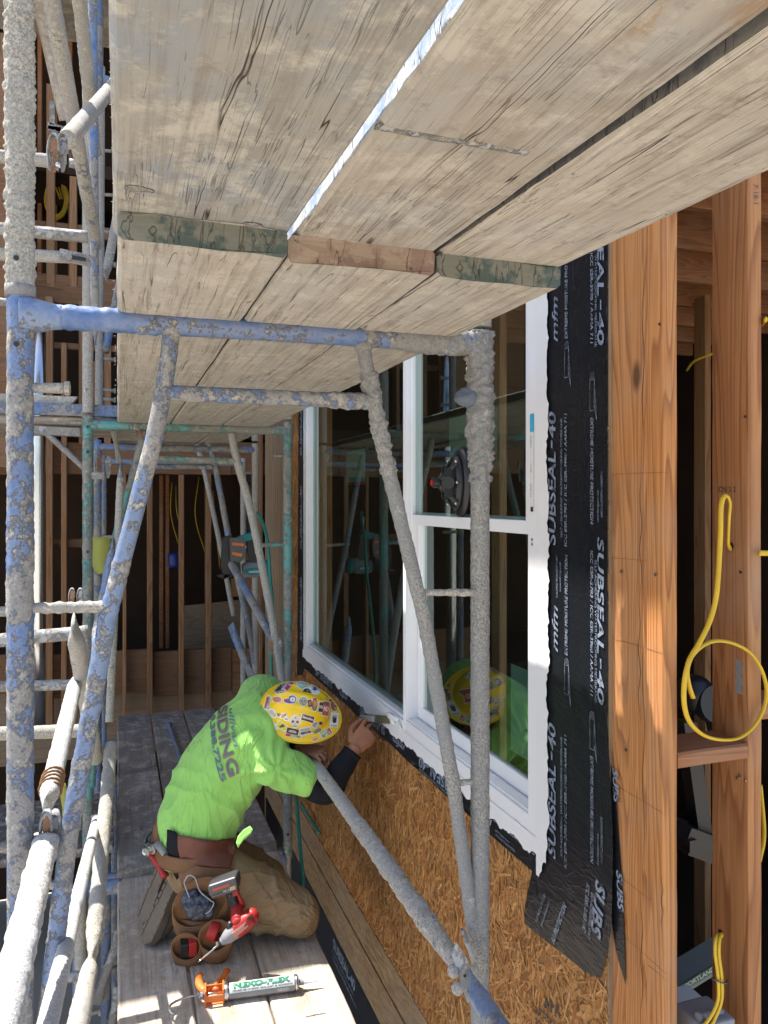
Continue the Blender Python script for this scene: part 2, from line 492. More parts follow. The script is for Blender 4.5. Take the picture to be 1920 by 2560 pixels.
def glassmat():
    m = bpy.data.materials.new('window_glass'); m.use_nodes = True
    n = m.node_tree.nodes; l = m.node_tree.links
    for x in list(n): n.remove(x)
    out = n.new('ShaderNodeOutputMaterial'); mx = n.new('ShaderNodeMixShader')
    tr = n.new('ShaderNodeBsdfTransparent'); tr.inputs[0].default_value = (.62, .76, .70, 1)
    gl = n.new('ShaderNodeBsdfGlossy'); gl.inputs['Roughness'].default_value = 0.0
    gl.inputs['Color'].default_value = (.80, .95, .90, 1)
    fr = n.new('ShaderNodeFresnel'); fr.inputs[0].default_value = 2.1
    l.new(fr.outputs[0], mx.inputs[0]); l.new(tr.outputs[0], mx.inputs[1]); l.new(gl.outputs[0], mx.inputs[2])
    l.new(mx.outputs[0], out.inputs[0])
    return m
M['glass'] = glassmat()
def cloth(name, ca, cb, dirt, strength, sc):
    t = NT(name, .85, 0, .15)
    co = t.co(sc, (R(20), R(30), 0))
    r1 = t.ramp(t.math('ABSOLUTE', t.math('SUBTRACT', t.noise(co, 8, 3, .5, 1.0), .5)), [(0, 1), (.05, .45), (.16, 0)])
    r2 = t.ramp(t.math('ABSOLUTE', t.math('SUBTRACT', t.noise(co, 19, 2, .5, .8), .5)), [(0, 1), (.06, .3), (.16, 0)])
    msk = t.ramp(t.noise(t.co(), 5, 2), [(.42, 0), (.62, 1)])
    c = t.mix(t.noise(t.co(), 5, 5), ca, cb)
    c = t.mix(t.ramp(t.noise(t.co(), 7, 7, .7), [(.55, 0), (.72, .45)]), c, dirt)
    t.color(c)
    h = t.math('ADD', t.math('MULTIPLY', r1, 1.0), t.math('MULTIPLY', t.math('MULTIPLY', r2, msk), .6))
    h = t.math('ADD', h, t.math('MULTIPLY', t.noise(t.co(), 420, 2), .06))
    t.bump(h, strength, .012)
    return t
t = cloth('hi_vis_cloth', (.23,.53,.12), (.35,.68,.16), (.28,.50,.19), .5, (1, .6, .45)); t.b.inputs['Sheen Weight'].default_value = .2; M['shirt'] = t.m
M['khaki'] = cloth('khaki_cloth', (.24,.165,.088), (.32,.225,.13), (.34,.29,.22), .6, (.5, .7, .9)).m
t = NT('skin', .5, 0, .4)
t.color(t.mix(t.noise(t.co(), 40, 5), (.36,.15,.085), (.47,.22,.13)))
t.b.inputs['Subsurface Weight'].default_value = .08
t.bump(t.noise(t.co(), 160, 4), .35, .002); M['skin'] = t.m
M['hair'] = flatmat('black_hair', (.01,.008,.007), .6)
t = NT('yellow_hard_hat', .22, 0, .5)
t.color(t.mix(t.ramp(t.noise(t.co(), 30, 7, .7), [(.6, 0), (.75, .25)]), (.86,.58,.01), (.6,.42,.08)))
M['hat'] = t.m
M['sticker'] = colattr('stickers', .35)

# ------------------------------------------------------------------ text outlines
_tc = {}
def text_geo(s, bold=0.0, shear=0.0):
    k = (s, bold, shear)
    if k in _tc: return _tc[k]
    cu = bpy.data.curves.new('t', 'FONT'); cu.body = s; cu.size = 1.0; cu.offset = bold; cu.shear = shear
    cu.resolution_u = 3; cu.fill_mode = 'FRONT'
    ob = bpy.data.objects.new('t', cu); COL.objects.link(ob)
    dg = bpy.context.evaluated_depsgraph_get(); dg.update()
    me = bpy.data.meshes.new_from_object(ob.evaluated_get(dg))
    vs = [(v.co.x, v.co.y) for v in me.vertices]; fs = [list(p.vertices) for p in me.polygons]
    bpy.data.objects.remove(ob); bpy.data.curves.remove(cu); bpy.data.meshes.remove(me)
    x0 = min(v[0] for v in vs); x1 = max(v[0] for v in vs); y0 = min(v[1] for v in vs); y1 = max(v[1] for v in vs)
    _tc[k] = (vs, fs, x0, x1, y0, y1); return _tc[k]
def put_text(mb, s, o, e1, e2, h, width=None, bold=0.0, shear=0.0, center=False, col=None):
    """text from o along e1 (unit), up e2; cap height h; optional total width"""
    vs, fs, x0, x1, y0, y1 = text_geo(s, bold, shear)
    cap = .73
    sy = h/cap; sx = sy if width is None else width/(x1-x0)
    o = Vector(o); e1 = Vector(e1); e2 = Vector(e2)
    dx = -(x0+x1)/2*sx if center else -x0*sx
    dy = -h/2 if center else 0
    mb.add([o + e1*(v[0]*sx+dx) + e2*(v[1]*sy+dy) for v in vs], fs, col)

# timber beam with slightly uneven faces and eased edges; axis 0/1/2
def beam(mb, lo, hi, axis, step=.05, amp=.0012, rad=.004, seed=0, rough_end=.002, smooth=False, col=None, rise=0.0):
    lo = Vector(lo); hi = Vector(hi)
    b, c = [i for i in range(3) if i != axis]
    L = hi[axis]-lo[axis]; m = max(2, int(L/step))
    # ring with extra points along wide faces
    w = hi[b]-lo[b]; h = hi[c]-lo[c]
    ring = []
    def edge(p, q, k):
        for i in range(k): ring.append((p[0]+(q[0]-p[0])*i/k, p[1]+(q[1]-p[1])*i/k))
    kb = max(1, int(w/.04)); kc = max(1, int(h/.04))
    edge((rad, 0), (w-rad, 0), kb); edge((w-rad, 0), (w, rad), 1)
    edge((w, rad), (w, h-rad), kc); edge((w, h-rad), (w-rad, h), 1)
    edge((w-rad, h), (rad, h), kb); edge((rad, h), (0, h-rad), 1)
    edge((0, h-rad), (0, rad), kc); edge((0, rad), (rad, 0), 1)
    n = len(ring); vs = []
    for i in range(m+1):
        for (p, q) in ring:
            v = [0, 0, 0]; v[axis] = lo[axis]+L*i/m; v[b] = lo[b]+p; v[c] = lo[c]+q
            v = Vector(v)
            nn = noise.noise_vector(Vector((v.x*6+seed*7.3, v.y*6, v.z*6)))*amp + noise.noise_vector(v*35+Vector((seed, 0, 0)))*amp*.6
            if i in (0, m): nn[axis] += rough_end*noise.noise(v*40+Vector((seed*3, 0, 0)))
            v = v + nn
            if rise: v.z += rise*(i/m)
            vs.append(v)
    fs = []
    for i in range(m):
        for j in range(n):
            k = (j+1) % n
            fs.append([i*n+j, i*n+k, (i+1)*n+k, (i+1)*n+j] if True else None)
    fs.append(list(range(n))[::-1]); fs.append([m*n+j for j in range(n)])
    mb.add(vs, fs, col, smooth)
    return mb
def fix_normals(me):
    bm = bmesh.new(); bm.from_mesh(me); bmesh.ops.recalc_face_normals(bm, faces=bm.faces); bm.to_mesh(me); bm.free()
# ================================================================== GROUND
g = MB(); g.add([(-150,-150,-3.75),(150,-150,-3.75),(150,150,-3.75),(-150,150,-3.75)], [(0,1,2,3)])
solo('ground', g, M['ground'], kind='structure')

# ================================================================== NEAR HOUSE (window wall at X = 1.0)
WX = 1.0
Y0 = 1.236           # the framed wall that faces the camera
YOSB = 1.404         # near edge of the strand board
YEND = 5.45          # far corner of this wall
house = Thing('house', 'timber framed house with strand board wall, white windows and black flashing on the right', 'house', (1.0, 1.236, -3.75))
# --- strand board: a backing sheet with thousands of strands pressed on it
WY0, WY1, WZ0, WZ1 = 1.66, 4.19, -.90, .72      # rough opening of the windows
m = MB()
def panel(mb, y0, y1, z0, z1, x0, x1, col=None): mb.box((x0, y0, z0), (x1, y1, z1), col)
back = (.30, .15, .06)
rnd = random.Random(3)
zones = [(YOSB, WY0, -1.765, 1.45), (WY0, WY1, -1.765, WZ0), (WY0, WY1, WZ1, 1.45), (WY1, 4.62, -1.765, 1.45)]
for (a, b, c, d) in zones: panel(m, a, b, c, d, WX-.008, WX+.004, back)
cols = [(.48,.235,.075), (.42,.195,.058), (.54,.29,.105), (.36,.155,.045), (.50,.255,.085), (.45,.205,.058), (.56,.31,.12), (.30,.12,.035), (.47,.22,.07), (.40,.18,.052)]
for (a, b, c, d) in zones:
    area = (b-a)*(d-c)
    cnt = int(area*5200) if d < 1 or a < 1.5 else int(area*2200)
    for k in range(cnt):
        y = rnd.uniform(a, b); z = rnd.uniform(c, d)
        L = rnd.uniform(.014, .046); W = rnd.uniform(.0025, .008)*(.7 if rnd.random() < .3 else 1)
        an = R(118)+rnd.gauss(0, .55) if rnd.random() < .8 else rnd.uniform(0, math.pi)
        if d > -.5 and a < 2 and rnd.random() < .2: an = rnd.uniform(0, math.pi)
        dy, dz = math.cos(an), math.sin(an)
        L = min(L, max(.01, (min(y-a, b-y)/max(abs(dy), .05)))); L = min(L, max(.01, min(z-c, d-z)/max(abs(dz), .05)))
        x = WX-.0085-rnd.random()*.0022
        tilt = rnd.gauss(0, .0004); tl2 = rnd.gauss(0, .0005)
        co = cols[rnd.randrange(len(cols))]; f = rnd.uniform(.85, 1.12)
        co = tuple(q*f for q in co)
        w1 = W*rnd.uniform(.3, 1); w2 = W*rnd.uniform(.3, 1); sk = rnd.uniform(-.004, .004)
        P = []
        for (s, t_) in ((-1, -w1), (1, -w2), (1+sk*20, w2), (-1-sk*20, w1)):
            P.append((x+tilt*s+tl2*(1 if t_ > 0 else -1), y+dy*L*s-dz*t_, z+dz*L*s+dy*t_))
        m.add(P, [(0, 1, 2, 3)], co)
sheath = house.part('sheathing', m, M['osb'], label='orange strand board sheathing under and beside the windows')
# raw cut edge of the sheet at the corner
m = MB(); m.box((WX-.009, YOSB-.004, -2.4), (WX+.006, YOSB, 1.45)); house.part('sheet_edge', m, M['lsl'])
# nails and grease-pencil stamp
m = MB()
for (px, py) in ((1138,1578),(880,1598),(955,1750),(1073,2100),(745,1830),(1180,2000)):
    p = atX(px, py, WX-.009); m.disc(p, (-1,0,0), .004, .0012, 10)
house.part('nail', m, M['dark_steel'])
m = MB()
for (s, y, z, h) in (('APA', 1.66, -1.245, .030), ('RATED SHEATHING', 1.70, -1.285, .018), ('32/16  15/32', 1.70, -1.318, .022), ('SIZED FOR SPACING', 1.68, -1.345, .014), ('EXPOSURE 1', 1.68, -1.372, .014)):
    put_text(m, s, (WX-.0118, y, z), (0,-.97,.24), (0,.24,.97), h, bold=.01)
house.part('stamp', m, M['black'])
# wall end beyond the far window: strand lumber board and the band below the sheet
m = MB(); m.box((WX-.010, 4.625, -1.765), (WX+.03, YEND, 1.45)); house.part('end_board', m, M['lsl'])
m = MB()
m.box((WX-.011, YOSB, -1.905), (WX+.03, YEND, -1.770)); m.box((WX-.013, YOSB, -2.6), (WX+.03, YEND, -1.912))
house.part('rim_board', m, M['lsl_band'], bevel=.002)
# window wall core (behind sheet), dark opening kept clear
m = MB()
m.box((WX+.006, YOSB, -1.76), (WX+.14, WY0-.003, 1.45)); m.box((WX+.006, WY1+.003, -1.76), (WX+.14, YEND-.01, 1.45))
m.box((WX+.006, WY0, -1.76), (WX+.14, WY1, WZ0-.003)); m.box((WX+.006, WY0, WZ1+.003), (WX+.14, WY1, 1.45))
house.part('wall_framing', m, M['lum_z'])

# --- corner post and studs of the wall facing the camera
m = MB()
beam(m, (WX, 1.291, -2.7), (WX+.036, 1.4035, 1.50), 2, seed=1)
house.part('corner_stud', m, M['lum_z'], label='wide orange corner stud with knots')
m = MB(); beam(m, (WX, Y0, -2.7), (WX+.034, 1.290, 1.50), 2, seed=2)
house.part('corner_stud', m, M['lum_z'])
m = MB()
for (px, py) in ((1343,1235),(1417,1241),(1598,1676),(1592,1680),(1610,1686)):
    if px < 1500: p = atX(px, py, WX-.0015); m.disc(p, (-1,0,0), .0038, .002, 10)
    else: p = atX(px, py, 1.2096-.002); m.disc(p, (-1,0,0), .003, .002, 10)
house.part('nail', m, M['steel'])
m = MB(); beam(m, (1.2096, Y0, -2.7), (1.2437, 1.343, 1.50), 2, seed=3)
stud = house.part('stud', m, M['lum_z2'], label='brown stud with yellow cable through it')
m = MB(); beam(m, (1.44, Y0, -2.7), (1.478, 1.343, 1.50), 2, seed=4)
house.part('stud', m, M['lum_z2'])
m = MB(); beam(m, (1.035, Y0+.001, -.526), (1.2085, 1.341, -.495), 0, seed=5)
house.part('blocking', m, M['lum_x'])
m = MB(); beam(m, (1.2445, Y0+.001, -.45), (1.4385, 1.341, -.42), 0, seed=6)
house.part('blocking', m, M['lum_x'])
# bore holes in the stud
m = MB()
for (px, py) in ((1578,1180), (1558,2018)):
    p = atX(px, py, 1.2092); m.disc(p, (-1,0,0), .0085, .0008, 16)
house.part('bore_hole', m, M['black'], under=stud)
m = MB()
p = atX(1597, 1462, 1.2085)
pts = [(p.y-.008+.004*math.sin(i*1.9), p.z+.035-.07*i/9) for i in range(10)] + [(p.y+.010+.004*math.cos(i*2.3), p.z-.035+.07*i/9) for i in range(10)]
m.prism(pts, (1.209, 0, 0), (0,1,0), (0,0,1), (-1,0,0), .0006)
house.part('paint_smear', m, M['grey_plastic'], under=stud)
# written dimensions on the stud edges
m = MB()
put_text(m, 'CN 2 2', (1.2085, 1.320, .016), (0,-1,0), (0,0,1), .012, bold=0)
for (s, x, z) in (('4-7-63', 1.012, .60), ('7-18-1', 1.220, .64)):
    put_text(m, s, (x, Y0-.0015, z), (0,0,-1), (1,0,0), .012, bold=-.005)
house.part('pencil_mark', m, M['dark_steel'])
m = MB()
for (py, x0, x1) in ((1025,1320,1442),(1205,1320,1398),(1378,1320,1440),(1692,1322,1440),(1888,1330,1405),(2012,1335,1440),(2085,1400,1442)):
    a_ = atX(x0, py, WX-.0012); b_ = atX(x1, py+3, WX-.0012); b_.z = a_.z-.002*math.sin(py)
    m.tube([a_, a_.lerp(b_, .5)+V(0,0,.0008), b_], .0003, n=4)
house.part('pencil_line', m, M['leather'])
m = MB()
for (px, y0_, y1_) in ((1389,560,1010),(1384,1020,1300),(1381,1300,1560),(1390,1340,1900),(1386,1930,2230),(1430,1890,2010)):
    pts = []
    for k in range(13):
        py = y0_+(y1_-y0_)*k/12; p = atX(px+2.5*math.sin(k*1.3+px), py, WX-.0010); pts.append(p)
    m.tube(pts, .0007, n=4, rfun=lambda l, t: .0001+.0005*math.sin(math.pi*min(1, l/t)))
house.part('drying_crack', m, M['dark_room'])
m = MB()
for (px, py) in ((1600,1236),(1610,900),(1345,2040),(1425,700),(1352,1620)):
    p = atX(px, py, WX-.0012 if px < 1500 else 1.2084); m.disc(p, (-1,0,0), .0028, .0016, 8)
house.part('nail', m, M['dark_steel'])
# floor, ceiling joists, inner walls of the room behind
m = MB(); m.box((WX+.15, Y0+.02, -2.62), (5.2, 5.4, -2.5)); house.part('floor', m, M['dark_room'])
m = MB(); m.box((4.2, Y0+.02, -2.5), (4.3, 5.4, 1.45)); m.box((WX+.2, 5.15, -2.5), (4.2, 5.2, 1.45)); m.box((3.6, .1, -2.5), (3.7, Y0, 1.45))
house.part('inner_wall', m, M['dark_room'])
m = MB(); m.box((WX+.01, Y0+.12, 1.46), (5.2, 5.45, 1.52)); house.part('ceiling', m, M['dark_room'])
for i in range(9):
    m = MB(); y = 1.55+i*.406; beam(m, (1.16, y, 1.10), (4.15, y+.038, 1.34), 0, step=.3, seed=20+i)
    house.part('joist', m, M['lum_x'])
for i in range(4):
    m = MB(); beam(m, (1.75+i*.41, 3.35, -2.5), (1.79+i*.41, 3.44, 1.1), 2, step=.3, seed=40+i)
    house.part('inner_stud', m, M['lum_bz'])
for i in range(2):
    m = MB(); y = 3.0+i*.9; beam(m, (2.4, y, -2.5), (2.49, y+.04, 1.1), 2, step=.3, seed=50+i)
    house.part('inner_stud', m, M['lum_bz'])

# --- windows
GX = WX+.03
def frame_rect(mb, y0, y1, z0, z1, w, x0, x1, wn=None, wf=None):
    wn = w if wn is None else wn; wf = w if wf is None else wf
    mb.box((x0, y0, z0), (x1, y0+wn, z1)); mb.box((x0, y1-wf, z0), (x1, y1, z1))
    mb.box((x0, y0+wn, z0), (x1, y1-wf, z0+w)); mb.box((x0, y0+wn, z1-w), (x1, y1-wf, z1))
def pane(mb, y0, y1, z0, z1, x):
    mb.add([(x, y0, z0), (x, y0, z1), (x, y1, z1), (x, y1, z0)], [(0, 1, 2, 3)])
# far fixed window
FX = WX-.018
win = MB(); frame_rect(win, 2.620, 4.20, -.850, .68, .045, FX, WX+.05, wn=.013)
frame_rect(win, 2.6335, 4.1545, -.8045, .6345, .012, FX+.010, WX+.045, wn=.008)
w1 = house.part('window', win, M['vinyl'], label='wide fixed far window', bevel=.002)
m = MB(); pane(m, 2.642, 4.143, -.793, .623, GX-.012); house.part('window_pane', m, M['glass'], under=w1)
m = MB(); frame_rect(m, 2.642, 4.143, -.793, .623, .014, GX-.001, GX+.006); house.part('spacer', m, M['grey_plastic'], under=w1)
# near single hung window
win = MB(); frame_rect(win, 1.685, 2.6195, -.842, .68, .045, FX+.001, WX+.05, wf=.012)
frame_rect(win, 1.7305, 2.607, -.7965, .6345, .006, FX+.008, WX+.049, wf=.003)
win.box((FX-.003, 1.77, -.846), (FX-.0005, 1.80, -.836))
w2 = house.part('window', win, M['vinyl'], label='near window with two sashes', bevel=.002)
m = MB(); frame_rect(m, 1.737, 2.6035, -.090, .626, .036, WX+.000, WX+.026, wf=.014); house.part('sash', m, M['vinyl'], under=w2, label='upper sash', bevel=.003)
m = MB(); frame_rect(m, 1.7375, 2.6035, -.788, -.046, .044, WX+.028, WX+.048); house.part('sash', m, M['vinyl'], under=w2, label='lower sash', bevel=.003)
m = MB(); pane(m, 1.772, 2.590, -.056, .592, WX+.014); house.part('window_pane', m, M['glass'], under=w2)
m = MB(); pane(m, 1.780, 2.561, -.745, -.092, WX+.038); house.part('window_pane', m, M['glass'], under=w2)
# screws in the jamb
m = MB()
for z in (-.100, -.112): m.disc((FX-.0005, 1.706, z), (-1,0,0), .0035, .001, 10)
house.part('screw', m, M['steel'], under=w2)
# stickers on the glass: paper label with name, and a lower sheet
def paper_sheet(y0, y1, z0, z1, x, under, lines, red=True):
    m = MB(); pc = (.22, .31, .28)
    m.box((x, y0, z0), (x+.0006, y1, z1), pc)
    if red: m.box((x-.0004, y0, z0), (x-.0001, y1, z0+.014), (.35, .03, .04))
    for (s, yc, z, h, c) in lines:
        put_text(m, s, (x-.0006, yc, z), (0,-1,0), (0,0,1), h, center=True, col=c, bold=.005)
    house.part('paper_label', m, M['print'], under=under)
paper_sheet(1.965, 2.295, .118, .262, WX+.016, w2, [('SIMONTON', 2.15, .196, .020, (.02,.06,.06)), ('____________', 2.15, .222, .012, (.02,.06,.06)), ('____________', 2.15, .176, .012, (.02,.06,.06)), ('WINDOWS & DOORS', 2.15, .155, .009, (.05,.2,.18))])
paper_sheet(3.21, 3.50, .065, .225, GX-.009, w1, [('SIMONTON', 3.35, .14, .018, (.02,.06,.06))])
paper_sheet(1.784, 1.925, -.700, -.458, WX+.040, w2, [], red=False)
# small blue and white sticker on the near jamb fin
m = MB()
m.box((WX-.0192, 1.698, .17), (WX-.0185, 1.716, .215), (.05, .38, .62))
m.box((WX-.0192, 1.698, -.03), (WX-.0185, 1.716, .168), (.70, .72, .74))
for i, (s, z) in enumerate((('ENERGY', .16), ('U 0.28', .09), ('SHGC 0.3', .04))):
    put_text(m, s, (WX-.0197, 1.713, z), (0,0,-1), (0,-1,0), .006, col=(.1,.1,.15))
m.box((WX-.0197, 1.700, -.03), (WX-.0194, 1.712, -.018), (.02,.02,.02))
house.part('jamb_sticker', m, M['print'], under=w2)

# white nailing-fin tape with torn edges
m = MB(); rn = random.Random(5)
def torn(y, z): return noise.noise(Vector((y*22, z*22, 1.3)))*.012 + noise.noise(Vector((y*70, z*70, 4.3)))*.007 + noise.noise(Vector((y*160, z*160, 4.3)))*.004
def strip(mb, pts_in, pts_out, x, th=.0012):
    k = len(pts_in)
    vs = [(x+.0008*noise.noise(Vector((0, p[0]*30, p[1]*30))), p[0], p[1]) for p in pts_in] + [(x, p[0], p[1]) for p in pts_out]
    mb.add(vs, [(i, i+1, k+i+1, k+i) for i in range(k-1)])
N = 260
zz = [-.93 + (1.65+.93)*i/N for i in range(N+1)]
strip(m, [(1.687, z) for z in zz], [((1.632 if z > -.86 else 1.632+(-.86-z)*.6)+torn(1.6, z), z) for z in zz], WX-.0185)
yy = [1.64 + (4.24-1.64)*i/N for i in range(N+1)]
strip(m, [(y, -.838) for y in yy], [(y, -.872-.012*(1 if y < 2.6 else .8)+torn(y, 0)-(.02*max(0, noise.noise(Vector((y*9, 3, 3)))))) for y in yy], WX-.0187)
strip(m, [(4.198, z) for z in zz if z > -.85], [(4.222+.3*torn(4, z), z) for z in zz if z > -.85], WX-.0185)
house.part('fin_tape', m, M['white_tape'])

# --- black flashing with printing
def flash_poly(poly, x, name='flashing', amp=.0018, label=None, res=.012):
    """triangulated sheet in the wall plane with small wrinkles"""
    bm = bmesh.new()
    vs = [bm.verts.new((0, p[0], p[1])) for p in poly]
    f = bm.faces.new(vs)
    bmesh.ops.triangulate(bm, faces=[f])
    for _ in range(6):
        es = [e for e in bm.edges if e.calc_length() > res*3]
        if not es or len(bm.verts) > 9000: break
        bmesh.ops.subdivide_edges(bm, edges=es, cuts=1)
        bmesh.ops.triangulate(bm, faces=bm.faces)
    for v in bm.verts:
        v.co.x = x + amp*noise.noise(Vector((0, v.co.y*18, v.co.z*30))) - amp*.5
    mb = MB(); bm.verts.ensure_lookup_table()
    idx = {v: i for i, v in enumerate(bm.verts)}
    mb.add([v.co.copy() for v in bm.verts], [[idx[v] for v in f.verts] for f in bm.faces], None, True)
    bm.free()
    return house.part(name, mb, M['flash'], label=label)
# near vertical strip
jag = [(1.404-.0, z) for z in ()]
right = [(1.4005+.001*noise.noise(Vector((z*9, 1, 1))), z) for z in [1.5-.1*i for i in range(0, 21)]]
polyA = [(1.66, 1.5)] + right + [(1.392, -.56), (1.380, -.72), (1.385, -.90), (1.405, -.985), (1.425, -1.035), (1.47, -1.052), (1.58, -1.066), (1.70, -1.083), (1.757, -1.088), (1.752, -1.04), (1.728, -.985), (1.715, -.93), (1.70, -.88), (1.66, -.85)]
fA = flash_poly(polyA, WX-.0118, label='wide black flashing strip beside the near window')
polyB = [(1.70, -.86), (1.715, -.935)] + [(1.9+.1*i, -.938-.003*math.sin(i*2)) for i in range(0, 24)] + [(4.30, -.975), (4.30, -.82), (4.19, -.83)] + [(4.1-.2*i, -.85) for i in range(12)]
fB = flash_poly(polyB, WX-.0125, label='black sill flashing below the windows')
polyC = [(4.20, 1.5), (4.20, -.82), (4.26, -.99), (4.41, -1.02), (4.345, -.70), (4.335, 1.5)]
fC = flash_poly(polyC, WX-.0120, label='black flashing strip beyond the far window', res=.03)
# loose flap hanging over the corner stud
flap = MB()
fy = [(1.4035, -.55), (1.385, -.62), (1.362, -.80), (1.352, -.93), (1.350, -1.005), (1.382, -.955), (1.3965, -.90), (1.3975, -.72)]
flap.prism(fy, (WX-.0035, 0, 0), (0,1,0), (0,0,1), (-.8,0,0), .0012)
house.part('flashing', flap, M['flash'], label='torn flap of flashing on the corner stud')
low = MB(); low.box((WX-.016, 1.41, -2.45), (WX-.0145, 5.4, -2.085)); fL = house.part('flashing', low, M['flash'], label='black band low on the wall')
def subseal(mb, o, e1, e2, h, width, **k):
    e1 = Vector(e1); e2 = Vector(e2); o = Vector(o)
    put_text(mb, 'SUBSEAL', o, e1, e2, h, width=width*.70, **k); put_text(mb, '40', o+e1*width*.80, e1, e2, h, width=width*.20, **k)
    a = o+e1*width*.725+e2*h*.38; mb.add([a, a+e1*width*.06, a+e1*width*.065+e2*h*.2, a+e1*width*.005+e2*h*.2], [(0,1,2,3)])
# printed lines
xA = WX-.0152
def up_block(mb, y, z, which):
    # reads upwards; e1 = +z, up e2 = +y (towards far side)
    e1 = (0,0,1); e2 = (0,1,0)
    if which == 0:
        subseal(mb, (xA, y+.018, z), e1, e2, .034, .32, bold=.02, shear=.15)
        put_text(mb, 'SELF-ADHERING WATERPROOFING MEMBRANE', (xA, y-.012, z+.02), e1, e2, .0085, width=.28)
        put_text(mb, 'ICC ESR-2783 / ICC ESR-3980 / AAMA 711', (xA, y-.031, z), e1, e2, .0105, width=.31, bold=.015, shear=.15)
    else:
        put_text(mb, 'mfm', (xA, y+.008, z+.06), e1, e2, .026, width=.11, bold=.01, shear=.35)
        put_text(mb, 'BUILDING PRODUCTS CORP.', (xA, y+.008, z+.19), e1, e2, .0075, width=.10)
        put_text(mb, 'www.mfmbp.com', (xA, y-.006, z+.205), e1, e2, .0075, width=.07)
        put_text(mb, 'EXTREME MOISTURE PROTECTION', (xA, y-.034, z+.06), e1, e2, .0115, width=.235, bold=.02, shear=.2)
        roll(mb, y-.030, z+.045, -1)
def roll(mb, y, z, s):
    # little drawing of a roll of membrane
    a = .008; w = .0011
    def line(p, q):
        p = Vector((0,)+p); q = Vector((0,)+q); d = (q-p).normalized(); nn = Vector((0, -d.z, d.y))*w*.5
        mb.add([Vector((xA,0,0))+p-nn, Vector((xA,0,0))+q-nn, Vector((xA,0,0))+q+nn, Vector((xA,0,0))+p+nn], [(0,1,2,3)])
    for k in range(12):
        t0 = 2*math.pi*k/12; t1 = 2*math.pi*(k+1)/12
        for rr in (1, .4):
            line((y+a*rr*math.cos(t0), z-s*0+s*a*rr*math.sin(t0)), (y+a*rr*math.cos(t1), z+s*a*rr*math.sin(t1)))
    line((y-a, z), (y-a, z+s*.075)); line((y+a, z), (y+a, z+s*.075)); line((y-a, z+s*.075), (y+a, z+s*.075))
    line((y-a, z), (y-a*2.2, z+s*.10)); line((y-a*2.2, z+s*.10), (y-a, z+s*.062))
def down_block(mb, y, z, which):
    e1 = (0,0,-1); e2 = (0,-1,0)
    if which == 0:
        put_text(mb, 'ICC ESR-2783 / ICC ESR-3980 / AAMA 711', (xA, y, z), e1, e2, .0105, width=.32, bold=.015, shear=.15)
        put_text(mb, 'SELF-ADHERING WATERPROOFING MEMBRANE', (xA, y-.016, z-.02), e1, e2, .0085, width=.31)
        subseal(mb, (xA, y-.027, z+.03), e1, e2, .023, .36, bold=.02, shear=.15)
    else:
        roll(mb, y-.006, z+.03, -1)
        put_text(mb, 'EXTREME MOISTURE PROTECTION', (xA, y, z-.06), e1, e2, .0115, width=.235, bold=.02, shear=.2)
        put_text(mb, 'www.mfmbp.com', (xA, y-.026, z-.22), e1, e2, .0075, width=.07)
        put_text(mb, 'BUILDING PRODUCTS CORP.', (xA, y-.038, z-.18), e1, e2, .0075, width=.10)
m = MB()
yu = 1.585; yd = 1.459
zu = lambda px, py: atX(px, py, WX-.015).z
zB = zu(1215,1870)
up_block(m, yu, zB, 0)                       # lowest SUBSEAL, starting just above the torn end
up_block(m, yu, zu(1215,1450)-.02, 1)
up_block(m, yu, zu(1215,1180), 0)
up_block(m, yu, zu(1215,790)-.0, 1)
down_block(m, yd, zu(1290,1190), 0)
down_block(m, yd, zu(1290,840), 1)
down_block(m, yd, zu(1290,420), 0)
down_block(m, yd, zu(1290,1580), 1)
e1 = V(0,.10,-.99).normalized(); e2 = V(0,-.99,-.10).normalized()
put_text(m, 'SUBSEAL-40', (xA, yd-.038, zu(1310,1905)), V(0,.05,-1).normalized(), V(0,-1,-.05).normalized(), .036, width=.17 if False else .40, bold=.03, shear=.15) if False else None
put_text(m, 'SUBS', (xA, 1.437, zu(1310,1915)), V(0,.16,-.98).normalized(), V(0,-.98,-.16).normalized(), .036, width=.125, bold=.03, shear=.15)
put_text(m, 'ICC ESR-2783 / IC', (xA, 1.474, zu(1290,1925)), V(0,.14,-.99).normalized(), V(0,-.99,-.14).normalized(), .0125, width=.115, bold=.02, shear=.15)
put_text(m, 'SELF-ADHERING WAT', (xA, 1.455, zu(1290,1935)), V(0,.14,-.99).normalized(), V(0,-.99,-.14).normalized(), .010, width=.11)
put_text(m, 'RE PROTECTION', (xA, 1.61, -1.062), V(0,-.42,.90).normalized(), V(0,.90,.42).normalized(), .014, width=.13, bold=.03, shear=.2)
put_text(m, 'www.mfmbp.com', (xA, 1.665, -1.050), V(0,-.42,.90).normalized(), V(0,.90,.42).normalized(), .009, width=.085)
put_text(m, 'ING PRODUCTS CORP.', (xA, 1.688, -1.052), V(0,-.42,.90).normalized(), V(0,.90,.42).normalized(), .009, width=.10)
house.part('lettering', m, M['fprint'], under=fA)
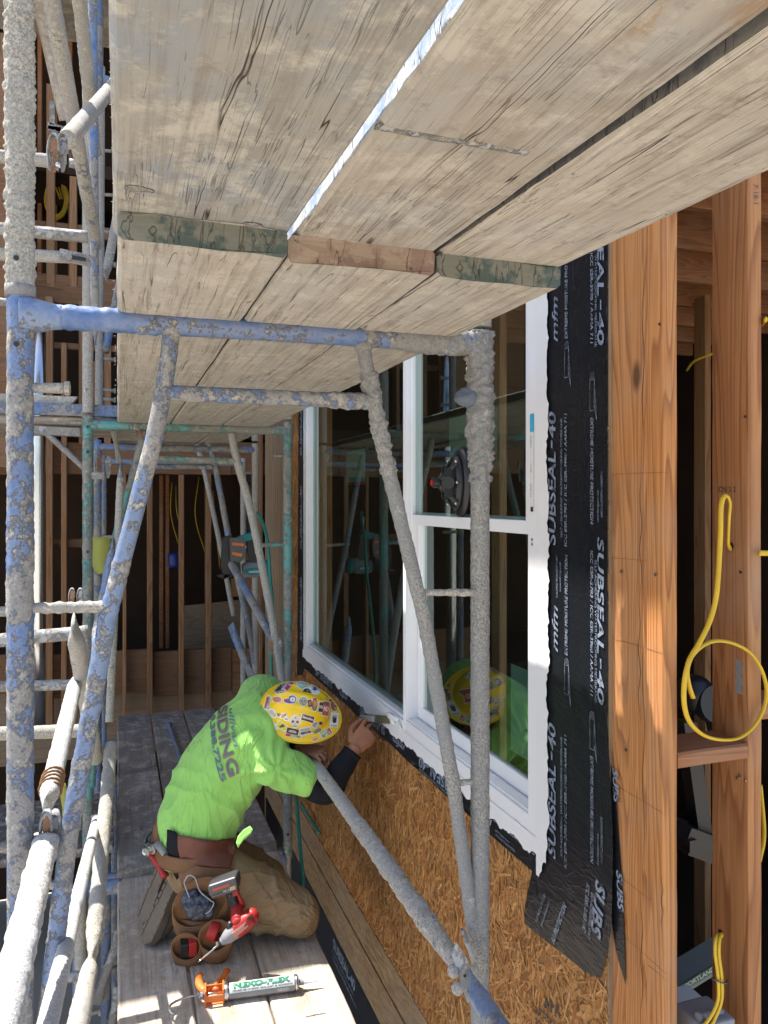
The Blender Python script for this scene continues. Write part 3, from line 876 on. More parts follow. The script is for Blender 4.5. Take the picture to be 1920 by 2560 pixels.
# sill flashing print: upside down, and the loose words
m = MB(); xA = WX-.0158
def flip(s, y, z, h, w, **k): put_text(m, s, (xA, y, z), (0,1,0), (0,0,-1), h, width=w, **k)
for y in (1.93, 2.62, 3.36):
    flip('mfm', y, -.892, .030, .13, bold=.02, shear=.3)
for y in (2.15, 2.84, 3.62): flip('SUBSEAL-40', y, -.886, .036, .33, bold=.03, shear=.1)
flip('EXTREME MOISTURE PROTECTION', 1.70, -.876, .013, .30, bold=.03)
flip('BUILDING PRODUCTS CORP.', 1.80, -.918, .008, .11); flip('www.mfmbp.com', 1.83, -.908, .008, .08)
flip('SELF-ADHERING WATERPROOFING MEMBRANE', 2.2, -.925, .008, .28)
house.part('lettering', m, M['fprint'], under=fB)
m = MB(); xA = WX-.0156
for z in (-.80, -.28, .25): put_text(m, 'SUBSEAL-40', (xA, 4.305, z), (0,0,1), (0,1,0), .03, width=.34, bold=.03) if False else put_text(m, 'SUBSEAL-40', (xA, 4.27, z), (0,0,1), (0,1,0), .05, width=.36, bold=.03)
house.part('lettering', m, M['fprint'], under=fC)
m = MB()
for y in (3.6, 2.9):
    put_text(m, 'SUBSEAL-40', (WX-.0165, y, -2.16), (0,-1,0), (0,0,1), .05, width=.36, bold=.03)
    put_text(m, 'SELF-ADHERING WATERPROOFING MEMBRANE', (WX-.0165, y+.02, -2.19), (0,-1,0), (0,0,1), .013, width=.36)
    put_text(m, 'ICC ESR-2783 / ICC ESR-3980 / AAMA 711', (WX-.0165, y, -2.22), (0,-1,0), (0,0,1), .015, width=.38, bold=.02)
house.part('lettering', m, M['fprint'], under=fL)
m = MB()
put_text(m, 'SUBS', (WX-.0058, 1.392, -.57), V(0,-.08,-1).normalized(), V(0,-1,.08).normalized(), .018, width=.07, bold=.03, shear=.15)
put_text(m, 'SUBS', (WX-.0058, 1.378, -.78), V(0,-.06,-1).normalized(), V(0,-1,.06).normalized(), .02, width=.08, bold=.03, shear=.15)
house.part('lettering', m, M['fprint'], under=fA)

# things lying in the dark room
m = Thing('mitre_saw', 'black and silver saw standing in the dark room between the studs', 'saw', (1.75, 2.0, -1.0))
q = MB(); c = atY(1500, 1500, 1.75); q.ball(c, .055, 14, 10); q.disc(c+V(.02,-.03,-.02), (0,-1,.2), .05, .03, 20)
m.part('motor', q, M['black'])
q = MB(); q.obox(c+V(.03,-.04,-.055), (.012,0,.006), (0,.02,0), (-.012,0,.05)); q.obox(c+V(.05,-.05,-.01), (.028,0,.012), (0,.01,0), (-.006,0,.014))
m.part('arm', q, M['dark_steel'])
q = MB(); q.obox(c+V(.02,0,-.40), (.09,0,-.04), (0,.06,0), (.01,0,.02)); q.obox(c+V(.0,0,-.25), (.022,0,.0), (0,.02,0), (.03,0,-.18))
m.part('stand', q, M['black'])
q = MB(); q.obox(atY(1500,1820,1.75), (.045,0,-.02), (0,.04,0), (.01,0,.03)); q.obox(atY(1487,1822,1.7), (.012,0,0), (0,.02,0), (0,0,.016), (.5,.42,.03))
m.part('tool_case', q, M['black'])
b = Thing('cement_bag', 'pale bag with green print lying below the blocking between the studs', 'bag', (1.2, 1.6, -1.15))
q = MB(); c = atY(1500,2090,1.62); q.obox(c, (.10,0,.03), (0,.03,.006), (0,0,.016), (.16,.18,.17)); q.obox(c+V(0,-.032,-.0), (.099,0,.03), (0,.001,0), (0,0,.010), (.02,.09,.05))
put_text(q, 'CALPORTLAND 1000', c+V(-.09,-.036,-.030), V(.958,0,.287), V(-.287,0,.958), .012, width=.17, bold=.02, col=(.4,.45,.42))
b.part('sack', q, M['print'])
q = MB(); c = atY(1480,2195,1.5); q.obox(c, (.05,0,.0), (0,.05,.0), (0,0,.035), (.75,.78,.75)); q.obox(c+V(.0,-.052,0), (.03,0,.012), (0,.001,0), (-.005,0,.016), (.02,.35,.14))
b2 = Thing('paper_carton', 'small white carton with green marks at the bottom between the studs', 'carton', tuple(c)); b2.part('carton', q, M['print'])

# ------------------------------------------------------------------ yellow cables and junction box on the stud
q = MB(); YC = 1.222
def cab(mb, pts, Y, r=.0042, **k):
    mb.tube([atY(px, py, Y + (dy[0] if dy else 0)) for (px, py, *dy) in pts], r, n=10, step=.006, curve=True, rfun=lambda l, t: (r*1.35, r*.8), **k)
cab(q, [(1578,1186,.06), (1573,1172,.015), (1575,1120), (1577,1085), (1568,1070), (1558,1090), (1556,1160), (1551,1250), (1545,1300), (1532,1345), (1511,1388), (1490,1425), (1479,1470), (1478,1520), (1490,1560), (1520,1588), (1560,1598), (1600,1592), (1635,1560), (1655,1510), (1650,1460), (1625,1415), (1590,1392), (1550,1384), (1518,1394), (1492,1420), (1484,1450), (1488,1480), (1497,1508)], YC)
solo('electrical_cable', q, M['yellow_cable'], 'flat yellow cable looped over the brown stud and coiled beside it', 'cable', 'yellow cables on the right studs', loc=tuple(atY(1570,1480,YC)))
q = MB()
for dx in (-5, 3):
    cab(q, [(1560,2020,.06), (1552+dx,2026,.01), (1550+dx,2060), (1556+dx,2110), (1556+dx,2160), (1540+dx*1.5,2200), (1525+dx*2.5,2222)], YC)
solo('electrical_cable', q, M['yellow_cable'], 'pair of yellow cables running from stud hole into grey box', 'cable', 'yellow cables on the right studs', loc=tuple(atY(1555,2100,YC)))
q = MB()
cab(q, [(1655,690), (1645,700,.05)], YC); solo('electrical_cable', q, M['yellow_cable'], 'tiny yellow cable end at the right edge near the top of the brown stud', 'cable', 'yellow cables on the right studs', loc=tuple(atY(1655,690,YC)))
q = MB(); cab(q, [(1640,1195), (1675,1195)], YC); solo('electrical_cable', q, M['yellow_cable'], 'yellow cable stub level with the upper bore hole at the right edge', 'cable', 'yellow cables on the right studs', loc=tuple(atY(1650,1195,YC)))
q = MB(); cab(q, [(1642,1695), (1650,1800), (1640,1860)], 1.26)
solo('electrical_cable', q, M['yellow_cable'], 'bowed yellow cable at the right edge below the blocking', 'cable', 'yellow cables on the right studs', loc=tuple(atY(1650,1800,YC)))
q = MB(); pts = [(1480,1150),(1475,1190),(1485,1240),(1500,1290)]
q.tube([atY(1484, 800, 2.2), atY(1500, 780, 2.1), atY(1545, 762, 2.0)], .004, n=8, curve=True)
solo('electrical_cable', q, M['yellow_cable'], 'thin yellow cable crossing the dark joists inside', 'cable', 'yellow cables on the right studs', loc=tuple(atY(1500,780,2.1)))
q = MB(); c = atY(1557, 2118, YC-.002); q.tube([c+V(-.02,.004,.006), c+V(0,-.010,0), c+V(.02,.004,-.006)], .0018, n=6, curve=True)
solo('cable_staple', q, M['dark_steel'], 'dark wire staple holding the pair of cables', 'staple', loc=tuple(c))
jb = Thing('junction_box', 'grey electrical box at the foot of the brown stud', 'electrical box', tuple(atY(1520,2205,1.25)))
c = atY(1519, 2215, 1.27)
q = MB(); q.box(c+V(-.045,-.05,-.05), c+V(.036,.03,.038)); jb.part('box', q, M['grey_plastic'], bevel=.005)
q = MB(); q.tube([c+V(-.03,-.03,.044), c+V(.02,-.03,.044)], .006, n=10); q.disc(c+V(-.034,-.03,.044), (-1,0,0), .009, .006, 12); jb.part('clamp_screw', q, M['grey_plastic'])
# ================================================================== BACK BUILDING (framing across the end)
YB = 6.3
bb = Thing('framed_building', 'bare timber framed building wing closing the far end behind the scaffold', 'building', (-1, YB, -3.75))
def bstud(px0, px1, py0, py1, Y, dep=.10, mat='lum_bz', name='stud'):
    a = atY(px0, py0, Y); b = atY(px1, py1, Y)
    m = MB(); beam(m, (a.x, Y, b.z), (b.x, Y+dep, a.z), 2, step=.25, seed=px0*.1)
    return bb.part(name, m, M[mat])
def brail(px0, px1, py0, py1, Y, dep=.04, mat='lum_bx', name='rim_board'):
    a = atY(px0, py0, Y); b = atY(px1, py1, Y)
    m = MB(); beam(m, (a.x, Y, b.z), (b.x, Y+dep, a.z), 0, step=.25, seed=py0*.1)
    return bb.part(name, m, M[mat])
for (x0, x1, y0, y1) in ((318,330,1025,1602), (387,398,1025,1598), (445,457,1022,1585), (265,273,1025,1560), (98,114,640,1590), (132,144,740,1560), (560,568,925,1500)):
    bstud(x0, x1, y0, y1, YB-.12)
for (x0, x1, y0, y1) in ((345,353,1027,1400), (358,366,1027,1400), (22,34,650,1600), (60,66,1500,1800)):
    bstud(x0, x1, y0, y1, YB+.9, mat='lum_x')
# boards split at joints
for (x0, x1) in ((-60,108),(110,330),(332,500),(502,600)):
    brail(x0, x1, 955, 1026, YB)
    brail(x0, x1, 1418+int(x0*-.03), 1492, YB)
brail(-60, 560, 1494, 1600, YB+.05, mat='ply', name='plywood_sheet')
brail(-60, 600, 740, 770, YB, mat='lum_bx', name='plate'); brail(-60, 600, 620, 636, YB, name='plate'); brail(-60, 600, 638, 655, YB-.02, name='plate')
brail(110, 250, 1165, 1181, YB-.02, name='blocking'); brail(500, 600, 1250, 1285, YB, name='blocking'); brail(420, 500, 1393, 1402, YB+.8, name='blocking'); brail(505,600,1185,1210,YB,name='blocking')
brail(-60, 250, 460, 520, YB, name='plate')
for (x0, x1, y0, y1) in ((0,12,70,620), (60,72,190,620), (100,118,180,620), (150,166,380,620), (185,200,380,620), (40,52,650,960), (170,180,650,960), (200,212,780,960), (225,240,655,960)):
    bstud(x0, x1, y0, y1, YB-.02, mat='lum_bz')
for i in range(7): bstud(15+i*33, 24+i*33, 60, 600, YB+.8, mat='lum_x')
# wood panel face far left
brail(-200, 34, 80, 1010, YB-.3, .02, 'lum_bx', 'plywood_sheet')
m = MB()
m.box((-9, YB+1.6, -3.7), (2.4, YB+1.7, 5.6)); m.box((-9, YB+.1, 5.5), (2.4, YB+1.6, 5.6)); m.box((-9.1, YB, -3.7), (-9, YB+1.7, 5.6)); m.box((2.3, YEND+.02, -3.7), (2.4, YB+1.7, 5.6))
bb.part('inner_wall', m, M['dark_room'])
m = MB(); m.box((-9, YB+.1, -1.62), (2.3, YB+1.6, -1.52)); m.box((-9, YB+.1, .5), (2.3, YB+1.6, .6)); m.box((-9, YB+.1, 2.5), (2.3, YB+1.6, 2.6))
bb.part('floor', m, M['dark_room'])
# upper storeys, above the picture: unseen front and roof slab, eave stretched to shade the deck
m = MB(); m.box((-9, YB-.02, 4.0), (2.4, YB+.08, 5.6)); m.box((-9.2, YB-1.0, 5.6), (2.6, YB+1.8, 5.7))
bb.part('upper_shade_wall', m, M['ply'])
m = MB(); m.tube([atY(84, 690, YB-.5), atY(84, 1585, YB-.5)], .045, n=24, step=.6)
bb.part('duct', m, M['duct'])
m = MB(); m.tube([atY(545, 1000, YB+.3), atY(545, 1180, YB+.3)], .07, n=24, step=.01, rfun=lambda l, t: .075+.006*math.sin(l*180))
bb.part('flexible_duct', m, M['black'])
q = MB()
for k in range(6):
    a = random.uniform(0, 6); pts = []
    for j in range(14):
        t_ = a+j*.5; pts.append(atY(122+(18+k*1.5)*math.cos(t_), 430+(34+k*2)*math.sin(t_), YB+.3+.01*j))
    q.tube(pts, .006, n=6, curve=True, step=.03)
for k in range(4): q.tube([atY(100+8*k, 330, YB+.5), atY(112+7*k, 380, YB+.4), atY(130+5*k, 430, YB+.4)], .006, n=6, curve=True)
solo('cable_coil', q, M['yellow_cable'], 'coil of yellow cable hanging in the upper left framing bay', 'cable', loc=tuple(atY(122,430,YB+.3)))
for n_, (a, b, c_, lb) in enumerate(((430,1030,1200,'yellow cable drooping behind the back studs, right hand one'), (372,1040,1180,'yellow cable drooping between the two brown back studs'), (380,1050,1160,'shorter yellow cable beside the drooping one between the brown studs'), (460,1060,1230,'yellow cable behind the far slanting tubes'))):
    q = MB(); q.tube([atY(a, b, YB+.6), atY(a-8+5*n_, (b+c_)/2, YB+.5), atY(a+15, c_, YB+.6)], .0045, n=6, curve=True, step=.05)
    solo('hanging_cable', q, M['yellow_cable'], lb, 'cable', 'yellow cables in the back framing', loc=tuple(atY(a, b, YB+.6)))
m = MB(); a_ = atY(385,1310,YB+.55); b_ = atY(575,1290,YB+.45); m.add([a_, b_, atY(575,1425,YB+.4), atY(385,1430,YB+.4)], [(0,1,2,3)])
o = solo('leaning_sheet', m, M['ply'], 'dark plywood sheet leaning behind the back studs', 'sheet', loc=tuple(a_)); sm = o.modifiers.new('s', 'SOLIDIFY'); sm.thickness = .012
m = MB(); m.tube([atY(425,1425,YB+.2), atY(432,1455,YB+.15), atY(430,1490,YB+.1)], .004, n=6, curve=True); m.tube([atY(300,1520,YB+.2), atY(345,1512,YB+.2), atY(420,1498,YB+.2)], .004, n=6, curve=True)
solo('white_wire', m, M['white_tape'], 'thin white wires hanging low behind the back studs', 'wire', loc=tuple(atY(425,1425,YB+.2)))
q = MB(); q.tube([atY(375, 1195, YB+.6), atY(378, 1225, YB+.6)], .05, n=16)
t_ = flatmat('blue_plastic', (.02,.05,.30), .4); solo('plastic_jug', q, t_, 'small blue container deep behind the back studs', 'container', loc=tuple(atY(375,1220,YB+.6)))

# ================================================================== PLANKS
PG = 'scaffold planks overhead'
def plank(x0, x1, y0, y1, z0, th, mat, label, group=None, axis=1, seed=0, rise=0.0, endmat_=None, rot=0, step=.03, amp=.0016):
    m = MB()
    if axis == 1: beam(m, (x0, y0, z0), (x1, y1, z0+th), 1, step=step, amp=amp, seed=seed, rise=rise, rough_end=.012, rad=.006)
    else: beam(m, (x0, y0, z0), (x1, y1, z0+th), 0, step=step, amp=amp, seed=seed, rise=rise, rough_end=.012, rad=.006)
    loc = V((x0+x1)/2, (y0+y1)/2, z0)
    me = m.mesh('scaffold_plank', loc); fix_normals(me)
    o = mesh_obj('scaffold_plank', me, M[mat]); o.location = loc
    me.materials.append(M[endmat_ or 'plank_edge'])
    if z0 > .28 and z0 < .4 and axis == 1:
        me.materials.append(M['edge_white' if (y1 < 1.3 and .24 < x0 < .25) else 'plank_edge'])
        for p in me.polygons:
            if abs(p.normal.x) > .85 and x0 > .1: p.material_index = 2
    if endmat_:
        for p in me.polygons:
            if p.normal.y < -.8 and (p.center.y + loc.y) < y0+.03 and len(p.vertices) > 5: p.material_index = 1
    return tag(o, label, 'plank', group)
# upper planks, near set: rest on the lower set at the far end, slope down towards the camera
rz = .062
plank(-.006, .236, -1.3, 1.20, .325, .04, 'plank_under', 'wide grey stained plank overhead, left of the bright gap', PG, seed=1, rise=rz)
plank(.246, .466, -1.3, 1.26, .325, .04, 'plank_under2', 'tan plank with rust stains overhead, right of the bright gap', PG, seed=2, rise=rz)
plank(.474, .690, -1.3, 1.24, .325-.030, .04, 'plank_under3', 'pale cream plank overhead nearest the house', PG, seed=3, rise=rz+.030)
# lower planks over the first frame
plank(.000, .229, 1.085, 3.64, .346, .038, 'plank_low', 'plank with green painted end at the left, resting on the near bar', PG, seed=4, endmat_='end_green')
plank(.233, .464, 1.100, 3.68, .346, .038, 'plank_low', 'middle plank with brown painted end resting on the near bar', PG, seed=5, endmat_='end_brown')
plank(.468, .684, 1.105, 3.66, .346, .038, 'plank_low', 'plank with dark green end at the right, beside the window', PG, seed=6, endmat_='end_green')
for i, w in enumerate(('left', 'middle', 'right')):
    plank(.0+i*.232, .226+i*.232, 3.70, 4.95, .343, .038, 'plank_low', 'far overhead plank beyond the teal bar, %s of three' % w, PG, seed=7+i, step=.1)
def ontop(px, py, X):   # a point on the underside of the near set
    r_ = ray(px, py)
    # plane z = .325 + rise*(y+1.3)/2.5
    k = rz/2.5; t_ = (.3235+k*1.3)/(r_.z-k*r_.y); return r_*t_
m = MB(); m.tube([ontop(px, py, 0)-V(0,0,.0005) for px, py in ((812,272),(860,282),(960,300),(1060,316),(1140,330))], .0018, n=6, step=.006, amp=.0012, freq=90, rfun=lambda l, t: (.0015, .0045), flat=(0,0,1))
solo('dried_seam', m, M['tube_galv'], 'thin grey dried seam across the tan overhead plank', 'mortar seam', loc=tuple(ontop(960,300,0)))
for (px, py, s, lb) in ((1400,438,1.0,'grey mortar splash under the pale plank near the house'),(300,410,1.6,'large grey splash under the left overhead plank'),(545,485,1.2,'small grey splash beside the white seam above the plank end')):
    m = MB(); p = ontop(px, py, 0); m.ball(p, (.012*s, .006*s, .0016), 12, 6)
    for v in m.v: v += V(noise.noise(v*90), noise.noise(v*90+V(5,0,0)), 0)*.004
    solo('mortar_splash', m, M['tube_galv'], lb, 'mortar', 'mortar splashes under the planks', loc=tuple(p))
rr = random.Random(9); m = MB()
for k in range(70):
    y = rr.uniform(.25, 1.18) if k < 45 else rr.uniform(1.12, 2.6); X = .0 if k < 45 else .0
    p = V(X-.004, y, (.327+rz*(y+1.3)/2.5 if k < 45 else .350)+rr.uniform(0, .012)); L_ = rr.uniform(.002, .006)
    m.tube([p, p+V(-L_*rr.uniform(.1, .8), rr.uniform(-1, 1)*L_, -L_*rr.uniform(-.2, 1))], .0003, n=4)
o = solo('frayed_fibres', m, M['plank_under3'], 'pale frayed wood fibres along the left edge of the overhead planks', 'fibres', kind='stuff', loc=(0, 1, .36))
# cover plank of the next lift (above the picture) so that light falls as it does
for i, w in enumerate(('left', 'middle', 'right')):
    plank(.0+i*.232, .228+i*.232, -1.4, 4.4, 2.41, .038, 'plank_low', 'plank of the next lift above, %s of three, out of the picture' % w, 'planks of the next lift above', seed=70+i, step=.3)
# deck the worker kneels on
DG = 'deck planks under the worker'
ZD = -1.630
plank(.000, .231, -1.0, 3.72, ZD-.038, .038, 'plank_deck2', 'left deck plank under the boots and the gun handle', DG, seed=11)
plank(.238, .463, -1.0, 3.74, ZD-.038, .038, 'plank_deck2', 'middle deck plank under the silver sealant tube', DG, seed=12)
plank(.470, .705, -1.0, 3.71, ZD-.038, .038, 'plank_deck2', 'right deck plank under the knee beside the wall', DG, seed=13)
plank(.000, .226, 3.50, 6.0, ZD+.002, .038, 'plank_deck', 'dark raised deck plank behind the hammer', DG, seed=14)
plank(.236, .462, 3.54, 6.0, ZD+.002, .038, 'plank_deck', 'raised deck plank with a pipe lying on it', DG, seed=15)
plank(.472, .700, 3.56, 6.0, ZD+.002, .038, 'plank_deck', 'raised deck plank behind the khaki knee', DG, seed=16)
# decks of the scaffold that crosses the end
for i in range(2):
    plank(-4.5, .10, 4.385-.268*(i+1)+.004, 4.385-.268*i-.004, 2.41, .038, 'plank_cross', 'plank of the high cross deck at upper left, number %s from the back wall' % ('one','two','three','four','five','six')[i], 'planks of the high cross deck', axis=0, seed=30+i, step=.1)
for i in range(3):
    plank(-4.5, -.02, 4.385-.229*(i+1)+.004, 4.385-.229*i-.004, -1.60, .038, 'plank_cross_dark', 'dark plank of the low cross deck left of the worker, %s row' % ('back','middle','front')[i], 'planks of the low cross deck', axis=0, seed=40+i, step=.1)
for i in range(3):
    plank(-4.5, .20, 4.385-.229*(i+1)+.004, 4.385-.229*i-.004, .33, .038, 'plank_cross', 'plank of the middle cross deck behind the left uprights, %s row' % ('back','middle','front')[i], 'planks of the middle cross deck', axis=0, seed=50+i, step=.1)
m = MB(); a = atY(-80, 880, 3.68); m.box((-4.5, 3.685, .372), (.2, 3.725, .425))
solo('toe_board', m, M['tube_blue'], 'blue painted board edge crossing behind the left uprights', 'board', loc=(-2, 3.7, .37), bevel=.003)
m = MB(); m.obox(atY(70, 868, 3.75), (.17,0,0), (0,.03,0), (.02,0,.028))
solo('timber_offcut', m, M['plank_under3'], 'broken pale timber lying on the blue edged cross deck', 'offcut', loc=tuple(atY(70,868,3.75)), bevel=.004)
m = MB(); rr = random.Random(2)
for k in range(7):
    a = rr.uniform(-.5, .5); p = atY(298+rr.randint(-5,8), 930, 3.64)
    m.tube([p, p+V(.03*math.sin(a)+.02, 0, -.045*math.cos(a))], .0012, n=4)
solo('wood_splinters', m, M['lum_z2'], 'few pale splinters hanging under the teal bar', 'splinters', loc=tuple(atY(298,930,3.64)))

# ================================================================== SCAFFOLD FRAMES
def coat(lo, hi, z0, z1):   # thicker mortar between two heights
    return None
def frame(name, label, Y, XL, XR, ztop, zbot, leg_l, leg_r, inner, rungs, mats, amp=.0015, r=.0215, group='scaffold frames along the wall', n=14, step=.03, pins=(), posts=True):
    F = Thing(name, label, 'scaffold', (XL, Y, zbot), group)
    k = 0
    for nm, X, mt, am in (('upright', XL, mats[0], amp), ('upright', XR, mats[1], amp)):
        m = MB(); m.tube([(X, Y, zbot), (X, Y, ztop)], r, n=n, step=step, amp=am, seed=k+Y)
        k += 1
        F.part(nm, m, M[mt])
    zb = ztop-.040
    m = MB(); m.tube([(XL, Y, zb), (XR, Y, zb)], r*.98, n=n, step=step, amp=amp*.6, seed=9+Y)
    F.part('top_bar', m, M[mats[2]])
    for pts, mt in ((leg_l, mats[3]), (leg_r, mats[4])):
        if pts:
            m = MB(); m.tube([atY(a, b, Y) for a, b in pts], r*.83, n=n, step=step, amp=amp, seed=5+Y, curve=True)
            F.part('inner_leg', m, M[mt])
    if inner:
        m = MB(); m.tube([atY(a, b, Y) for a, b in inner], r*.75, n=n, step=step, amp=amp*.5, seed=6+Y)
        F.part('inner_bar', m, M[mats[2]])
    for (p, q) in rungs:
        m = MB(); m.tube([atY(*p, Y), atY(*q, Y)], r*.45, n=10, step=step*.6, amp=amp*.8, seed=8+Y)
        F.part('rung', m, M[mats[1]])
    return F
def pin(F, p, d, L, mat, r=.006, head=.010, under=None):
    p = Vector(p); d = Vector(d).normalized()
    m = MB(); m.tube([p, p+d*L], r, n=10, step=.01, amp=.0012, seed=p.z); m.disc(p+d*L, d, head, .008, 10)
    return F.part('brace_pin', m, M[mat], under=under)

Y1 = 1.526; XL1 = -.165; XR1 = .749
F1 = Thing('scaffold', 'near blue walk-through scaffold frame crusted with grey mortar', 'scaffold', (XL1, Y1, -1.68), 'scaffold frames along the wall')
m = MB(); m.tube([(XL1, Y1, -1.68), (XL1, Y1, .372)], .0218, n=24, step=.006, amp=lambda l, t: .0007+.0018*max(0, noise.noise(Vector((l*3, 1, 2))))+(.001 if l > 1.1 else 0), freq=60, seed=1)
F1.part('upright', m, M['tube_blue'], label='left upright with peeling blue paint')
m = MB()
def rough_right(l, t):    # l from the bottom
    z = -1.68+l
    return .0006 if z < -1.0 else (.0013 if z < .04 else .0080)
m.tube([(XR1, Y1, -1.68), (XR1, Y1, .366)], .021, n=34, step=.0035, amp=rough_right, freq=52, seed=2, rfun=lambda l, t: .0200+(.0055 if l > 1.75 else 0)*min(1, (l-1.75)/.05))
up2 = F1.part('upright', m, M['mortar_mid'], label='right upright thickly caked with grey mortar at its top')
m = MB(); p0 = V(XR1, Y1, .190); mm = MB(); mm.tube([(.52, Y1, .337), (XR1-.005, Y1, .339)], .02, n=24, step=.004, amp=lambda l, t: .001+.007*l/t, freq=55, seed=13, rfun=lambda l, t: .0195+.0055*min(1, l/.12)); F1.part('mortar_crust', mm, M['mortar_mid']); mm = MB(); mm.tube([atY(735,864,Y1), atY(815,868,Y1)], .014, n=20, step=.004, amp=lambda l, t: .0008+.006*l/t, freq=60, seed=14, rfun=lambda l, t: .0135+.003*min(1, l/.05)); F1.part('mortar_crust', mm, M['mortar_mid']); 
m.ball(p0+V(-.030,-.004,.03), (.030,.024,.020), 18, 12); m.ball(p0+V(-.045,0,.035), (.014,.014,.012), 12, 8)
for v in m.v: v += Vector((0,0,0)); v += (v-p0).normalized()*.008*fbm(v*50, 4)
F1.part('mortar_lump', m, M['tube_mortar_wet'])
m = MB(); m.tube([(XL1, Y1, .333), (.45, Y1, .338), (XR1, Y1, .340)], .0212, n=22, step=.006, amp=lambda l, t: .0006+(.0022 if l < .25 else 0)+.005*max(0, (l-.66)/.25), freq=48, seed=3)
F1.part('top_bar', m, M['tube_bluebar'])
m = MB(); m.tube([atY(370,712,Y1), atY(366,760,Y1), atY(352,855,Y1), atY(330,960,Y1), atY(232,1335,Y1), atY(150,1800,Y1), atY(92,2260,Y1)], .0158, n=20, step=.006, amp=lambda l, t: .0003+(.0017 if .45 < l < 1.15 else 0), freq=55, seed=4)
F1.part('inner_leg', m, M['tube_bluegrey'], label='left slanting leg, blue above and mortar crusted below')
m = MB(); m.tube([atY(785,745,Y1), atY(792,790,Y1), atY(808,870,Y1), atY(832,985,Y1), atY(918,1345,Y1), atY(980,1700,Y1), atY(1016,1960,Y1), atY(1030,2060,Y1)], .0145, n=30, step=.0035, amp=lambda l, t: (.0004 if l < .06 else (.0065 if l < .27 else .0014)), freq=48, seed=5)
F1.part('inner_leg', m, M['mortar_mid'], label='right slanting leg with rough mortar near its top')
m = MB(); m.tube([atY(350,848,Y1), atY(812,868,Y1)], .0152, n=20, step=.006, amp=lambda l, t: .0003+(.004 if l > .33 else 0), freq=55, seed=6)
F1.part('inner_bar', m, M['tube_blue'])
for (a, b, rr_, ap) in (((50,1314),(236,1310),.0088,.0028), ((905,1280),(1030,1280),.0065,.0018), ((975,1692),(1030,1688),.006,.0015), ((60,1900),(130,1915),.008,.002)):
    m = MB(); m.tube([atY(*a, Y1), atY(*b, Y1)], rr_, n=14, step=.005, amp=ap, freq=60, seed=a[0]); F1.part('rung', m, M['tube_pale'])
pin(F1, (XL1+.02, Y1, .202), (1,-.1,.02), .055, 'tube_pale', .009, .013)
m = MB(); m.ball((XR1-.058, Y1-.01, -1.05), .014, 14, 10); F1.part('brace_pin', m, M['tube_pale'])
m = MB(); 
for z in (.427, .275): m.disc((XL1-.004, Y1-.0245, z), (0,-1,0), .0048, .0015, 14)
F1.part('pin_hole', m, M['black'])
# weld fillets where bar meets the left upright
m = MB(); m.tube([(XL1, Y1, .333), (XL1+.07, Y1, .333)], .03, n=20, step=.006, rfun=lambda l, t: .036-.014*min(1, l/.06), amp=.001, seed=3)
F1.part('weld', m, M['tube_bluegrey'])

# frame standing on the first (its left upright fills the upper left)
F0 = Thing('scaffold', 'mortar coated upper scaffold upright standing on the near frame at far left', 'scaffold', (XL1, Y1, .375), 'scaffold frames of the upper lift')
m = MB(); m.tube([(XL1, Y1, .376), (XL1-.006, Y1, 2.40)], .0222, n=30, step=.004, amp=.0042, freq=75, seed=7)
F0.part('upright', m, M['tube_mortar'], label='upright thickly coated with speckled mortar')
m = MB(); m.tube([(XR1, Y1, .376), (XR1, Y1, 2.40)], .0235, n=14, step=.02, amp=.002, freq=62, seed=8); F0.part('upright', m, M['tube_mortar'])
m = MB(); m.tube([(XL1, Y1, 2.36), (XR1, Y1, 2.36)], .021, n=14, step=.05); F0.part('top_bar', m, M['tube_blue'])
m = MB(); m.tube([(XL1, Y1, .364), (XL1, Y1, .384)], .0262, n=24, step=.01); F0.part('collar', m, M['tube_galv'])

Y2 = 3.66
F2 = frame('scaffold', 'teal scaffold frame, second from the camera', Y2, -.124, .774, .372, -1.72,
    [(312,931),(285,1040),(252,1157),(215,1400),(196,1700)], [(500,935),(512,994),(543,1111),(580,1295),(602,1420),(622,1560)], [(318,990),(512,996)],
    [((190,1179),(250,1178)), ((562,1178),(622,1176)), ((600,1420),(622,1420))], ['tube_teal','tube_teal','tube_teal','tube_teal','tube_pale'], amp=.0022, step=.015, n=16)
m = MB(); m.disc((.770, Y2-.024, -1.60), (0,-1,0), .007, .002, 12); F2.part('pin_hole', m, M['black'])
m = MB(); m.tube([(.774, Y2, -1.72), (.774, Y2, -1.95)], .016, n=14, amp=.001, step=.01); F2.part('coupling_pin', m, M['tube_galv'])
m = MB()
for (zz_, ) in ((.32,), (.21,), (-.23,)): m.disc((-.124, Y2-.0245, zz_), (0,-1,0), .006, .002, 12)
F2.part('pin_hole', m, M['black'])
pin(F2, (.75, Y2, atY(600,985,Y2).z), (-1,0,0), .035, 'tube_galv')
F2b = Thing('scaffold', 'grey upright of the upper lift standing on the teal frame', 'scaffold', (-.124, Y2, .375), 'scaffold frames of the upper lift')
m = MB(); m.tube([(-.124, Y2, .385), (-.124, Y2, 2.4)], .0225, n=16, step=.015, amp=.0012); F2b.part('upright', m, M['tube_pale'], label='grey upright above the teal post')
m = MB(); m.tube([(.774, Y2, .385), (.774, Y2, 2.4)], .0225, n=12, step=.05, amp=.0012); F2b.part('upright', m, M['tube_pale'])
m = MB(); m.tube([(-.124, Y2, 2.36), (.774, Y2, 2.36)], .021, n=12, step=.05); F2b.part('top_bar', m, M['tube_blue'])
Y3 = 4.75
